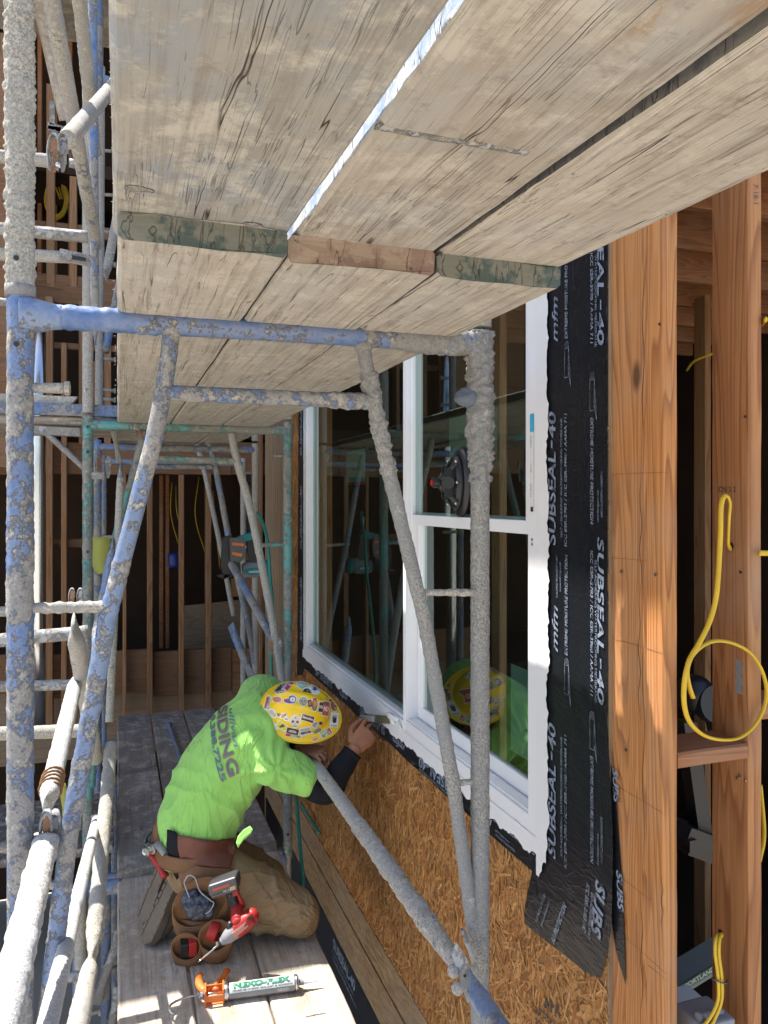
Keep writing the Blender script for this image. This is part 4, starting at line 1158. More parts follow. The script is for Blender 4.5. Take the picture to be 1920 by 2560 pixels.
F3 = frame('scaffold', 'blue scaffold frame, third from the camera', Y3, -.108, .803, .345, -1.7,
    None, [(450,955),(465,1008),(500,1190),(540,1370),(556,1480)], [(330,1008),(465,1008)], [((215,1160),(262,1160)), ((215,1309),(240,1309)), ((490,1180),(553,1182))],
    ['tube_blue','tube_pale','tube_blue','tube_pale','tube_bluegrey'], amp=.0015, step=.03, n=12)
pin(F3, (.80, Y3, .165), (-1,0,0), .05, 'tube_galv')
Y4 = 5.60
F4 = frame('scaffold', 'grey scaffold frame, fourth and farthest', Y4, -.09, .86, .30, -1.7,
    None, [(425,960),(440,1010),(470,1150),(505,1330)], [(330,997),(436,997)], [((495,1200),(528,1200))],
    ['tube_bluegrey','tube_pale','tube_bluegrey','tube_pale','tube_pale'], amp=.0015, step=.05, n=10)
F3b = Thing('scaffold', 'blue upright of the upper lift standing on the third frame', 'scaffold', (-.108, Y3, .35), 'scaffold frames of the upper lift')
m = MB(); m.tube([(-.100, Y3, .36), (-.09, Y3, 2.5)], .0225, n=12, step=.05, amp=.0015); F3b.part('upright', m, M['tube_pale'])
m = MB(); m.tube([(.803, Y3, .36), (.803, Y3, 2.5)], .0225, n=12, step=.05, amp=.0015); F3b.part('upright', m, M['tube_pale'])
m = MB(); m.tube([atY(200,165,Y3), atY(262,185,Y3)], .028, n=12, step=.05); F3b.part('ledger', m, M['tube_blue'])
m = MB(); m.tube([atY(200,202,Y3), atY(262,210,Y3)], .014, n=12, step=.05); F3b.part('ledger', m, M['tube_pale'])
for z in (325, 420, 500, 570, 692, 775, 842, 862):
    m = MB(); m.tube([atY(222,z,Y3), atY(246,z+2,Y3)], .010, n=8, step=.05, amp=.001); m.disc(atY(246,z+2,Y3), (1,0,0), .016, .01, 10); F3b.part('brace_pin', m, M['tube_pale'])

# weld fillets on the near frame joints and splashes of dried mortar
for (px, py, r_) in ((370,715,.021),(785,748,.020),(352,850,.0185),(806,866,.0185),(235,1310,.0165),(906,1280,.0115),(1022,1280,.0115),(1026,1985,.02)):
    m = MB(); m.ball(atY(px, py, Y1), (r_, r_*.95, r_*.8), 16, 10)
    for v in m.v: v += (v-atY(px, py, Y1)).normalized()*.002*noise.noise(v*90)
    F1.part('weld', m, M['tube_bluegrey'] if px < 500 else M['mortar_mid'])
# ------------------------------------------------------------------ braces and rails
BG = 'scaffold cross braces'
def flat_end(r, l0=True, l1=True, k=.09):
    def f(l, t):
        s = 1.0
        if l0: s = min(s, l/k)
        if l1: s = min(s, (t-l)/k)
        s = max(0, min(1, s)); s = s*s*(3-2*s)
        return (r*(1.45-.45*s), r*(.22+.78*s))
    return f
def brace(a, b, r, mat, label, l0=True, l1=True, amp=.001, n=16, step=.008, freq=50, flat=(0,0,1), seed=1, k=.09, group=BG, name='cross_brace'):
    m = MB(); m.tube([a, b], r, n=n, step=step, amp=amp, freq=freq, seed=seed, rfun=flat_end(r, l0, l1, k), flat=flat)
    return solo(name, m, M[mat], label, 'brace', group, loc=tuple((Vector(a)+Vector(b))/2))
# rail between the near right upright and the worker's hand, on to the teal frame
a = V(.715, 1.56, -1.035); bpt = V(.712, 3.62, -.995)
m = MB(); m.tube([a, a.lerp(bpt, .55), bpt], .0195, n=22, step=.006, freq=42, seed=11,
    amp=lambda l, t: .001+.0042*(1 if .15 < l < .75 else .2), rfun=lambda l, t: (.0155+.0065*min(1, l/.12), .0155+.0065*min(1, l/.12)))
solo('guard_rail', m, M['tube_pale'], 'mortar crusted rail running from near right upright to the gloveless fist', 'rail', BG, loc=tuple(a))
# latch on the right upright
L = Thing('rail_latch', 'flat steel latch plate clamped on the near right upright at bottom', 'latch', tuple(atY(1010,2100,1.50)), 'rail latches')
q = MB(); pl = [atD(px, py, 1.60) for px, py in ((985,2035),(1008,2070),(1027,2120),(1022,2168),(1008,2165),(992,2110),(975,2060))]
nn = V(-.25,-.9,.3).normalized(); q.add(pl+[p+nn*.004 for p in pl], [list(range(7)), list(range(7, 14))[::-1]]+[[i, (i+1)%7, 7+(i+1)%7, 7+i] for i in range(7)])
L.part('plate', q, M['tube_galv'])
q = MB(); q.ball(atD(980,2098,1.60), .0135, 14, 10); L.part('pin_head', q, M['tube_mortar'])
q = MB(); q.disc(atD(1004,2108,1.594), nn, .003, .001, 10); q.disc(atD(1012,2142,1.594), nn, .0022, .001, 10); L.part('hole', q, M['black'])
q = MB(); q.tube([atD(1000,2010,1.65), atD(1027,2090,1.64)], .006, n=10, rfun=lambda l, t: (.014, .004)); L.part('strap', q, M['tube_galv'])
# near rail toward the camera, bottom right
brace(atD(1015,2125,1.60), atD(1125,2290,1.22), .0195, 'tube_bluegrey', 'stub of blue grey brace at the bottom beside the strand board', l1=False, amp=.0008, k=.10)
# left side, coming at the camera
brace(atY(103,1800,1.56), atD(-25,2330,.78), .0205, 'white_rail', 'thick sunlit white brace at the bottom left corner', l1=False, amp=.0022, freq=60, k=.07, flat=(1,0,0), n=22)
brace(atY(211,1760,2.9), atD(84,2290,1.0), .0150, 'white_rail', 'thin blue and white brace with flattened end at bottom left', amp=.0006, k=.10, flat=(1,0,0))
brace(atY(240,1610,2.95), atY(196,2100,2.2), .021, 'tube_mortar', 'mortar crusted brace between left uprights above the deck edge', amp=.003, k=.12, l0=False)
brace(atY(196,2080,2.25), atD(150,2300,1.25), .020, 'tube_pale', 'pale stucco covered brace at the bottom left of the deck', amp=.002, k=.12, l1=False)
brace(atY(158,1345,2.3), atY(207,1640,3.0), .0235, 'tube_pale', 'pale brace with hooked top hanging left of the teal upright', amp=.0012, k=.12, l1=False)
brace(atY(165,1465,2.6), atY(98,1752,1.72), .0205, 'white_rail', 'sunlit blue white brace wrapped with twine left of the slanting leg', amp=.0012, k=.10, l0=True)
brace(atY(247,1170,3.3), atY(200,1420,2.9), .0185, 'tube_bluegrey', 'blue grey flattened brace crossing beside the yellow ribbon', amp=.001, k=.12)
brace(atY(262,1000,3.6), atY(236,1560,3.3), .0155, 'tube_pale', 'thin pale brace behind the slanting blue leg', amp=.001, l1=False)
# upper left crossing tubes
brace(atD(104,-40,2.0), atY(208,530,3.4), .0232, 'tube_pale', 'pale mortar streaked tube slanting down at the top left', l0=False, l1=False, amp=.0012, k=.12)
brace(atD(168,-40,2.6), atY(206,330,3.5), .0235, 'tube_mortar', 'mortar crusted tube slanting beside the blue tube at top left', l0=False, l1=False, amp=.002)
brace(atY(200,-60,3.2), atY(206,745,3.4), .0165, 'tube_blue', 'straight blue tube hanging with a flattened tip at upper left', l0=False, amp=.0004, k=.10, flat=(0,1,0))
brace(atY(213,-60,3.9), atY(212,200,3.9), .0225, 'tube_blue', 'dark blue tube at the top behind the straight blue one', l0=False, l1=False, amp=.0006)
brace(atY(281,320,4.4), atY(228,600,4.0), .0215, 'tube_pale', 'pale tube leaning left behind the planks edge', l0=False, amp=.001)
brace(atY(284,478,4.5), atY(228,760,4.2), .0185, 'tube_blue', 'blue tube leaning left behind the planks edge', l0=False, l1=False, amp=.0006)
brace(atY(262,650,4.6), atY(240,690,4.6), .0185, 'tube_pale', 'short pale tube end behind the planks edge', l0=False, l1=False, amp=.0006)
brace(atY(92,0,4.0), atY(150,260,4.2), .05, 'plank_cross', 'grey plywood strut slanting behind the crossing tubes', l0=False, l1=False, amp=.0)
# sunlit rail with hook at upper left
ra = atD(146,302,1.80); rb = atD(258,168,3.0)
m = MB(); m.tube([ra, rb], .0205, n=22, step=.006, amp=.0014, freq=70, seed=21)
solo('guard_rail', m, M['tube_mortar'], 'sunlit rail with hooked latch at the upper left', 'rail', BG, loc=tuple(ra))
def hook(cx, cy, d, s, label, rust=True):
    H = Thing('rail_hook', label, 'latch', tuple(atD(cx, cy, d)), 'rail latches')
    for k, (ox, mt) in enumerate(((-10, 'rusty' if rust else 'tube_galv'), (8, 'tube_galv'))):
        q = MB(); pts = []
        for (a, b) in ((-6,40),(-8,20),(-9,-4),(-6,-24),(1,-37),(10,-36),(15,-22),(16,0)):
            pts.append(atD(cx+ox+a*s, cy+b*s, d+.014*k))
        q.tube(pts, .004, n=10, step=.004, curve=True, rfun=lambda l, t: (.012*s, .0024*s+.0004), flat=(0,1,.1), amp=.0004)
        H.part('strap', q, M['tube_galv'])
        q = MB(); pl = [atD(cx+ox+a*s, cy+b*s, d+.014*k-.004) for a, b in ((-3,-20),(4,-32),(12,-24),(15,0),(15,26),(9,46),(3,47),(-2,30),(-4,0))]
        nn = -atD(cx, cy, 1).normalized(); q.add(pl+[p+nn*.003 for p in pl], [list(range(9)), list(range(9,18))[::-1]]+[[i_,(i_+1)%9,9+(i_+1)%9,9+i_] for i_ in range(9)])
        H.part('tongue', q, M[mt])
    q = MB(); q.ball(atD(cx+4*s, cy+30*s, d-.012), .006*s+.001, 12, 8); H.part('rivet', q, M['steel'])
    return H
M['rusty'] = tubemat('rusty_latch', (.20,.08,.035), .25, (.26,.20,.15), rust=.6, paint2=(.30,.13,.05))
hook(122, 328, 1.72, .95, 'rusty steel hook latch on the sunlit rail at upper left')
hook(106, 1792, 1.40, 1.0, 'pair of bent steel hooks joining white brace to left upright')
hook(163, 1290, 2.2, .5, 'small pale hook at the top of hanging brace')
hook(222, 1004, 3.5, .62, 'cluster of hook latches under the end of teal bar')
q = MB(); q.obox(atY(212,1028,3.5), (.026,0,0), (0,.004,0), (0,0,.014)); solo('latch_plate', q, M['tube_galv'], 'small drilled plate below the hook cluster', 'plate', 'rail latches', loc=tuple(atY(212,1028,3.5)), bevel=.002)
hook(594, 1395, 3.55, .42, 'small hook latch on the far rail near the teal right upright')
brace(atY(490,1200,4.3), atY(598,1395,3.65), .021, 'tube_bluegrey', 'far blue grey rail slanting down to the teal right upright', amp=.0008, l0=False)
brace(atY(498,1350,4.7), atY(545,1465,4.5), .024, 'tube_bluegrey', 'far short brace above the bent back of the worker', amp=.0008)
brace(atY(246,930,3.9), atY(258,1000,3.9), .010, 'tube_pale', 'thin far strut under the teal bar at left', amp=.0)
# ledgers going left
LG = 'horizontal ledgers on the left'
def ledger(p, q_, Y, r, mat, label, amp=.0015):
    m = MB(); m.tube([atY(*p, Y), atY(*q_, Y)], r, n=14, step=.012, amp=amp, freq=60, seed=p[1])
    return solo('ledger_tube', m, M[mat], label, 'tube', LG, loc=tuple(atY(*q_, Y)))
ledger((-90,330),(108,348),2.6,.0195,'tube_pale','ledger tube meeting the hook at upper left')
ledger((150,352),(190,362),3.4,.0175,'tube_galv','short ledger right of the pale slanting tube at upper left')
ledger((-90,486),(190,512),3.0,.0215,'tube_galv','grey ledger tube, upper of the close pair left of the planks')
ledger((-90,544),(150,556),3.0,.0215,'tube_pale','pale ledger tube with slotted end bracket')
ledger((-90,640),(30,656),3.0,.014,'tube_galv','ledger tube at the left edge beside the near coupler')
ledger((-90,1320),(60,1322),3.2,.018,'tube_pale','short ledger at the left edge level with the rung')
ledger((-90,1392),(190,1365),2.6,.0205,'tube_galv','ledger tube behind the hooked brace, below the rung')
ledger((-90,1485),(200,1478),3.0,.0185,'tube_galv','ledger tube crossing below mid height on the left')
ledger((-90,1588),(190,1578),2.8,.0215,'tube_mortar','mortar coated ledger above the low cross deck')
ledger((0,1830),(140,1840),3.3,.02,'tube_galv','ledger tube under the low cross deck edge')
ledger((178,1925),(262,1912),3.5,.03,'tube_bluegrey','blue grey ledger carrying the deck at its left edge')
ledger((100,2120),(190,2105),3.0,.017,'tube_galv','thin low ledger at the bottom left')
q = MB()
q.obox(atY(163,557,2.98), (.052,0,-.006), (0,.006,0), (0,0,.022)); q2 = solo('slotted_bracket', q, M['tube_galv'], 'slotted end bracket with bolt on the pale ledger', 'bracket', loc=tuple(atY(163,557,2.98)), bevel=.003)
q = MB(); q.obox(atY(170,558,2.965), (.024,0,-.002), (0,.004,0), (0,0,.006)); o = mesh_obj('slot', q.mesh('slot', q2.location), M['black'], q2)
q = MB(); q.disc(atY(148,556,2.970), (0,-1,0), .012, .01, 12); o = mesh_obj('bolt', q.mesh('bolt', q2.location), M['tube_galv'], q2)
m = MB(); m.obox(atY(120,932,3.7), (.10,0,-.002), (0,.02,0), (0,0,.018)); a_ = atY(100,935,3.7); b_ = atY(190,1018,3.7)
m.tube([a_, b_], .016, n=6, rfun=lambda l, t: (.014, .02))
solo('side_bracket', m, M['tube_galv'], 'grey triangular side bracket left of the teal upright', 'bracket', loc=tuple(atY(120,932,3.7)))
m = MB(); m.obox(atY(118,280,4.2), (.03,0,0), (0,.01,0), (0,0,.0) if False else (0,0,.012)); m.obox(atY(113,245,4.2), (.012,0,0), (0,.01,0), (0,0,.06)); m.obox(atY(140,282,4.2), (.08,0,-.01), (0,.01,0), (0,0,.016)); m.tube([atY(115,285,4.2), atY(150,325,4.2)], .02, n=6)
solo('side_bracket', m, M['tube_galv'], 'pale drilled side bracket at upper left under the high deck', 'bracket', loc=tuple(atY(118,280,4.2)))
# lower lift under the deck
LL = 'scaffold uprights of the lift below'
for (X, Y, mt, lb) in ((XL1+.02, 3.45, 'tube_mortar', 'grey upright of the lift below, left of the deck'), (-.05, 3.75, 'tube_blue', 'blue upright of the lift below beside the deck edge'), (-.02, 4.8, 'tube_blue', 'far blue upright of the lift below')):
    m = MB(); m.tube([(X, Y, -3.74), (X, Y, -1.62)], .0225, n=14, step=.03, amp=.0012)
    for z in (-2.15, -2.55, -2.9, -3.3):
        m.tube([(X, Y, z), (X+.07, Y, z+.005)], .009, n=8); m.disc((X+.07, Y, z), (1,0,0), .014, .008, 10)
    solo('lower_upright', m, M[mt], lb, 'scaffold upright', LL, loc=(X, Y, -3.74))
for X in (XL1, XR1):
    for Y in (Y1, Y2):
        m = MB(); m.tube([(X, Y, -3.74), (X, Y, -1.70)], .0225, n=14, step=.1)
        solo('lower_upright', m, M['tube_bluegrey'], ('left' if X < 0 else 'right')+' lower upright carrying the '+('near blue' if Y < 2 else 'teal')+' frame', 'scaffold upright', LL, loc=(X, Y, -3.74))
for Y, nm in ((Y1, 'near'), (Y2, 'second'), (5.7, 'far')):
    m = MB(); m.tube([(XL1, Y, -1.690), (XR1, Y, -1.690)], .0205, n=14, step=.05)
    solo('deck_bar', m, M['tube_bluegrey'], '%s bar carrying the deck planks' % nm, 'scaffold bar', 'bars under the deck', loc=(0, Y, -1.69))
brace(atY(262,2010,3.7), atY(205,2170,3.7), .019, 'tube_galv', 'flattened brace end left of the deck below the boots', amp=.0008)
brace(atY(258,2130,3.7), atY(232,2260,3.7), .019, 'tube_galv', 'low brace left of the deck at the bottom edge', amp=.0008, l1=False)
m = MB(); beam(m, (-3.2, 4.9, -2.1), (-.0, 5.2, -1.95), 0, step=.3); solo('timber_beam', m, M['lum_x'], 'orange timber beam under the low cross deck', 'beam', loc=(-1.5, 5, -2))
# yellow ribbons
def ribbon(pts, d, w, label, top=None):
    m = MB(); vs = []
    for i, (px, py) in enumerate(pts):
        for s in (-1, 1):
            p = atD(px+s*w*(1-.25*(i/(len(pts)-1))), py, d); p.y += .012*noise.noise(Vector((px*.07, py*.09, s)))
            vs.append(p)
    m.add(vs, [(2*i, 2*i+1, 2*i+3, 2*i+2) for i in range(len(pts)-1)], None, True)
    o = solo('caution_ribbon', m, M['yellow_cloth'], label, 'ribbon', 'yellow ribbons tied on the scaffold', loc=tuple(atD(*pts[0], d)))
    sm = o.modifiers.new('s', 'SOLIDIFY'); sm.thickness = .001
ribbon([(219,1160),(219,1172),(218,1184),(217,1198),(216,1212),(216,1224),(221,1234),(224,1240)], 3.25, 19, 'faded yellow ribbon hanging beside the teal upright')
ribbon([(134,1690),(136,1705),(139,1725),(142,1745),(141,1762)], 1.9, 9, 'short yellow ribbon hanging from the knotted brace at left')
m = MB()
ax_ = (atY(98,1752,1.72)-atY(165,1465,2.6)); ta_ = atY(165,1465,2.6)+ax_*.80; ad_ = ax_.normalized(); s1 = ad_.cross(V(0,0,1)).normalized(); s2 = ad_.cross(s1)
m.tube([ta_+ad_*(.003*k*.5)+(s1*math.cos(k*.5)+s2*math.sin(k*.5))*.0235 for k in range(60)], .0022, n=6, step=.01, amp=.0008)
solo('twine_wrap', m, M['suede'], 'tan twine wrapped round the white brace at left', 'twine', loc=tuple(ta_))
# green hoses
m = MB(); m.tube([atY(556,1108,4.2), atY(566,1125,4.15), atY(578,1170,4.05), atY(584,1250,4.0), atY(588,1300,3.95), atY(586,1440,3.9), atY(600,1560,3.85)], .0085, n=10, curve=True, step=.03)
solo('air_hose', m, M['green_hose'], 'green air hose hanging from the nail gun beside the teal frame', 'hose', 'green air hoses', loc=tuple(atY(578,1170,4.05)))
m = MB(); m.tube([atY(640,1720,3.3), atY(645,1790,3.2), atY(650,1850,3.15), atY(655,1905,3.1), atY(648,1960,3.1)], .008, n=10, curve=True, step=.03)
solo('air_hose', m, M['green_hose'], 'green air hose hanging between the deck and the wall below the elbow', 'hose', 'green air hoses', loc=tuple(atY(645,1790,3.2)))
m = MB(); m.tube([atX(650,1735,.96), atX(668,1765,.965), atX(690,1800,.97)], .009, n=10, curve=True, step=.03)
solo('air_hose', m, M['green_hose'], 'short dark green hose lying along the wall sheathing', 'hose', 'green air hoses', loc=tuple(atX(668,1765,.965)))
m = MB(); m.tube([(.40, 3.7, -1.575), (.34, 5.6, -1.575)], .014, n=12, step=.05, amp=.0008); m.ball((.34, 5.6, -1.575), .025)
solo('loose_pipe', m, M['tube_bluegrey'], 'thin grey pipe lying along the raised deck left of worker', 'pipe', loc=(.37, 4.6, -1.575))
# nail gun hung on the second frame
NG = Thing('nail_gun', 'black and teal nail gun hanging on the teal frame', 'nail gun', tuple(atY(520,1200,4.25)))
YN = 4.22
def npoly(pts, Y, th, mb=None):
    mb = mb or MB()
    k = len(pts); P = [atY(a, b, Y) for a, b in pts]
    Q = [p+V(0, th, 0) for p in P]
    mb.add(P+Q, [list(range(k)), list(range(k, 2*k))[::-1]]+[[i, (i+1)%k, k+(i+1)%k, k+i] for i in range(k)]); return mb
NG.part('magazine', npoly([(485,1162),(500,1158),(505,1200),(500,1240),(485,1250),(480,1210)], YN, .05), M['black'], bevel=.004)
NG.part('nail_coil_cover', npoly([(498,1165),(522,1163),(528,1178),(526,1205),(518,1213),(500,1208)], YN-.02, .07), M['dark_steel'], bevel=.006)
q = npoly([(502,1172),(527,1174),(527,1180),(502,1178)], YN-.024, .01); npoly([(502,1192),(524,1196),(522,1203),(501,1198)], YN-.024, .01, q); NG.part('cover_stripe', q, M['orange'])
NG.part('grip', npoly([(536,1165),(552,1160),(558,1195),(556,1215),(541,1212),(538,1190)], YN, .035), M['black'], bevel=.006)
NG.part('cap', npoly([(518,1160),(550,1150),(552,1162),(530,1168)], YN-.01, .04), M['teal_plastic'], bevel=.004)
q = MB(); q.tube([atY(524,1232,YN+.03), atY(572,1226,YN+.03)], .045, n=20, step=.02, rfun=lambda l, t: .036+.012*math.sin(min(1, l/t)*3.14)); NG.part('cylinder', q, M['grey_plastic'])
q = MB(); q.tube([atY(570,1228,YN+.03), atY(580,1226,YN+.03)], .046, n=20); NG.part('end_cap', q, M['teal_plastic'])
NG.part('nose', npoly([(497,1215),(518,1212),(520,1240),(505,1244),(480,1248),(472,1244),(492,1238)], YN, .03), M['black'], bevel=.003)
q = MB(); c0 = atY(548,1234,YN-.021)
for i in range(24):
    pass
q.add([c0+V(.052*math.cos(2*math.pi*i/24), 0, .020*math.sin(2*math.pi*i/24)) for i in range(24)], [list(range(24))], (.0,.17,.20))
put_text(q, 'makita', c0+V(0,-.002,0), (1,0,0), (0,0,1), .016, width=.055, center=True, bold=.02, shear=.2, col=(.7,.75,.75))
NG.part('badge', q, M['print'])
q = MB(); q.tube([atY(550,1155,YN), atY(548,1118,YN)], .009, n=10, rfun=lambda l, t: .007+.003*math.sin(l*90)); NG.part('air_fitting', q, M['steel'])

# suction cup handle on the upper sash
SC = Thing('suction_cup', 'black suction cup handle stuck on the near window glass', 'suction cup', tuple(atX(985,1035,WX-.01)))
c = atX(996, 1043, WX+.007)
q = MB(); q.tube([c, c+V(-.012,0,0)], .066, n=36, step=.004, rfun=lambda l, t: (.068-.9*l, .112-.9*l), flat=(0,1,0)); SC.part('rubber_cup', q, M['black'])
q = MB(); q.tube([c+V(-.012,0,0), c+V(-.030,0,0)], .05, n=32, step=.006, rfun=lambda l, t: (.050-.5*l, .088-.5*l), flat=(0,1,0)); SC.part('cup_plate', q, M['black'])
q = MB()
h0 = c+V(-.078,.010,0)
for (dy, dz) in ((.02,.062),(-.03,.062),(.02,-.062),(-.03,-.062)):
    q.tube([c+V(-.028,dy,dz), h0+V(.02,(dy)*.3,dz*.3), h0], .006, n=8, rfun=lambda l, t: (.010-.02*l, .006))
q.tube([h0+V(.03,.0,.0), h0+V(-.012,.004,0)], .016, n=16)
q.obox(c+V(-.045,0,0), (.02,0,0), (0,.002,0), (0,0,.05)); q.obox(c+V(-.045,-.02,0), (.02,0,0), (0,.002,0), (0,0,.045))
q.disc(c+V(-.052,-.02,0), (-.5,-1,0), .020, .012, 20)
SC.part('handle', q, M['black'], bevel=.001)
q = MB(); q.disc(h0+V(-.012,.004,0), (-1,0,0), .010, .004, 14); SC.part('release_button', q, M['red'])
q = MB()
for (dy, dz) in ((.024,.066),(-.036,.064),(.024,-.066),(-.036,-.064),(-.045,0)): q.ball(c+V(-.034,dy,dz), .0045, 10, 6)
SC.part('screw', q, M['steel'])
# ================================================================== WORKER
def limb(mb, pts, rads, flat=(0,1,0), n=20, step=.012, ends=True):
    P = [Vector(p) for p in pts]; Rr = [r if isinstance(r, tuple) else (r, r) for r in rads]
    P2 = [P[0]*2-P[1]]+P+[P[-1]*2-P[-2]]; R2 = [Rr[0]]+Rr+[Rr[-1]]
    out = []; ro = []
    for i in range(1, len(P2)-2):
        m = max(2, int((P2[i+1]-P2[i]).length/step))
        for k in range(m + (1 if i == len(P2)-3 else 0)):
            t = k/m
            p0, p1, p2, p3 = P2[i-1:i+3]
            out.append(0.5*((2*p1)+(p2-p0)*t+(2*p0-5*p1+4*p2-p3)*t*t+(3*p1-p0-3*p2+p3)*t**3))
            s = t*t*(3-2*t)
            ro.append((R2[i][0]*(1-s)+R2[i+1][0]*s, R2[i][1]*(1-s)+R2[i+1][1]*s))
    vs = []; F0 = Vector(flat)
    for i, p in enumerate(out):
        d = (out[min(i+1, len(out)-1)]-out[max(i-1, 0)]).normalized()
        u = F0-d*F0.dot(d); u.normalize(); w = d.cross(u)
        for j in range(n):
            a = 2*math.pi*j/n
            vs.append(p+u*math.cos(a)*ro[i][0]+w*math.sin(a)*ro[i][1])
    fs = [[i*n+j, i*n+(j+1)%n, (i+1)*n+(j+1)%n, (i+1)*n+j] for i in range(len(out)-1) for j in range(n)]
    fs += [list(range(n))[::-1], [(len(out)-1)*n+j for j in range(n)]]
    mb.add(vs, fs, None, True)
    if ends:
        for k in (0, -1):
            d = (out[1]-out[0]).normalized() if k == 0 else (out[-1]-out[-2]).normalized()
            u = F0-d*F0.dot(d); u.normalize(); w = d.cross(u)
            Mx = Matrix((u, w, d)).transposed()
            ra, rb = ro[k]
            mb.ball(out[k], (ra, rb, min(ra, rb)*.75), 16, 10, M=Mx)
def voxel(mb, size, smooth=3, name='v'):
    me = mb.mesh(name); o = bpy.data.objects.new(name, me); COL.objects.link(o)
    r = o.modifiers.new('r', 'REMESH'); r.mode = 'VOXEL'; r.voxel_size = size
    s = o.modifiers.new('s', 'SMOOTH'); s.iterations = smooth; s.factor = .6
    dg = bpy.context.evaluated_depsgraph_get(); dg.update()
    m2 = bpy.data.meshes.new_from_object(o.evaluated_get(dg))
    out = MB(); out.v = [v.co.copy() for v in m2.vertices]; out.f = [list(p.vertices) for p in m2.polygons]
    out.c = [None]*len(out.f); out.smooth = [True]*len(out.f)
    bpy.data.objects.remove(o); bpy.data.meshes.remove(me); bpy.data.meshes.remove(m2)
    return out
def displace(mb, fn):
    me = mb.mesh('d'); n = [v.normal.copy() for v in me.vertices]; bpy.data.meshes.remove(me)
    mb.v = [v+nn*fn(v) for v, nn in zip(mb.v, n)]; return mb

PL = V(.30, 3.0, -1.63)
W = Thing('person', 'worker in yellow green shirt and sticker covered yellow hard hat kneeling at the window sill', 'person', tuple(PL))
pel, wai, mid, che, sho, nek = V(.285,3.03,-1.36), V(.30,3.04,-1.22), V(.365,3.03,-1.075), V(.455,3.02,-.955), V(.545,3.03,-.865), V(.62,3.03,-.84)
shR, elR, wrR, haR = V(.545,2.855,-.975), V(.735,2.790,-1.082), V(.852,2.812,-.950), V(.925,2.862,-.903)
shL, elL, wrL, haL = V(.575,3.215,-.82), V(.66,3.21,-1.06), V(.672,2.945,-.968), V(.745,2.868,-.965)
hipR, knR, anR = V(.30,2.93,-1.38), V(.64,2.815,-1.535), V(.235,2.95,-1.545)
hipL, knL, anL = V(.30,3.12,-1.38), V(.58,3.12,-1.545), V(.22,3.12,-1.545)
hatU = V(-.03,-.72,.66).normalized(); hatF = V(.93,-.22,-.30); hatF = (hatF-hatU*hatF.dot(hatU)).normalized(); hatS = hatU.cross(hatF)   # up, front, left
hatC = atD(645, 1533, 2.96); HS = .95            # middle of the brim plane
headC = hatC - hatU*.045
# --- body (one skin)
B = MB()
limb(B, [pel, wai, mid, che, sho], [(.13,.10),(.12,.09),(.13,.09),(.14,.09),(.15,.07)], (0,1,0))
limb(B, [sho, nek, headC-hatU*.02], [.07,.058,.056], (0,1,0))
Mh = Matrix((hatF, hatS, hatU)).transposed()
B.ball(headC, (.098,.076,.105), 20, 14, M=Mh)
B.ball(headC-hatU*.075+hatF*.035, (.055,.052,.05), 16, 10, M=Mh)       # jaw
B.ball(headC-hatU*.035+hatF*.104, (.016,.013,.024), 12, 8, M=Mh)        # nose
B.ball(headC-hatU*.072+hatF*.090, (.010,.024,.008), 12, 8, M=Mh)        # lips
for s in (-1, 1):
    B.ball(headC-hatU*.025+hatS*s*.078-hatF*.004, (.020,.009,.032), 12, 8, M=Mh)   # ears
    B.ball(headC-hatU*.008+hatF*.088+hatS*s*.032, (.010,.018,.008), 10, 6, M=Mh)   # brows
limb(B, [shR, elR, wrR], [.045,.038,.026]); limb(B, [shL, elL, wrL], [.045,.038,.026])
limb(B, [hipR, knR], [.07,.05]); limb(B, [knR, anR], [.045,.035]); limb(B, [hipL, knL], [.07,.05]); limb(B, [knL, anL], [.045,.035])
def hand(mb, wr, dirv, palmn, thumb_side, fingers, thumb, L=.096, ww=.043):
    """palm from wrist along dirv; fingers: list of 4 point chains relative (f,s,n); thumb chain"""
    d = Vector(dirv).normalized(); n_ = Vector(palmn); n_ = (n_-d*n_.dot(d)).normalized(); s = d.cross(n_)*thumb_side
    Tm = lambda q: wr + d*q[0] + s*q[1] + n_*q[2]
    limb(mb, [Tm((-.012,0,0)), Tm((.03,.0,0)), Tm((.065,0,0)), Tm((L,0,0))], [(.024,.018),(.034,.016),(ww,.014),(ww*.96,.0115)], tuple(s), n=16, step=.006)
    for ch, r in fingers: limb(mb, [Tm(q) for q in ch], [r*1.05, r, r*.95, r*.80][:len(ch)], tuple(s), n=12, step=.004)
    ch, r = thumb; limb(mb, [Tm(q) for q in ch], [r*1.25, r*1.1, r*.95, r*.8][:len(ch)], tuple(s), n=12, step=.004)
    return Tm
# right hand: pinching the scraper at the sill
fd = (haR-wrR).normalized()
TR = hand(B, wrR, fd, (-.30,.62,-.72), 1,
    [([(.080,.033,.0),(.122,.036,.004),(.146,.034,.012),(.164,.030,.022)], .0080),
     ([(.084,.011,.0),(.122,.012,.010),(.142,.011,.026),(.148,.009,.044)], .0082),
     ([(.082,-.011,.0),(.112,-.012,.014),(.124,-.013,.036),(.114,-.012,.052)], .0079),
     ([(.074,-.032,.0),(.098,-.034,.014),(.104,-.034,.034),(.092,-.031,.046)], .0070)],
    ([(.020,.030,.006),(.060,.056,.014),(.100,.058,.020),(.134,.048,.026)], .0098))
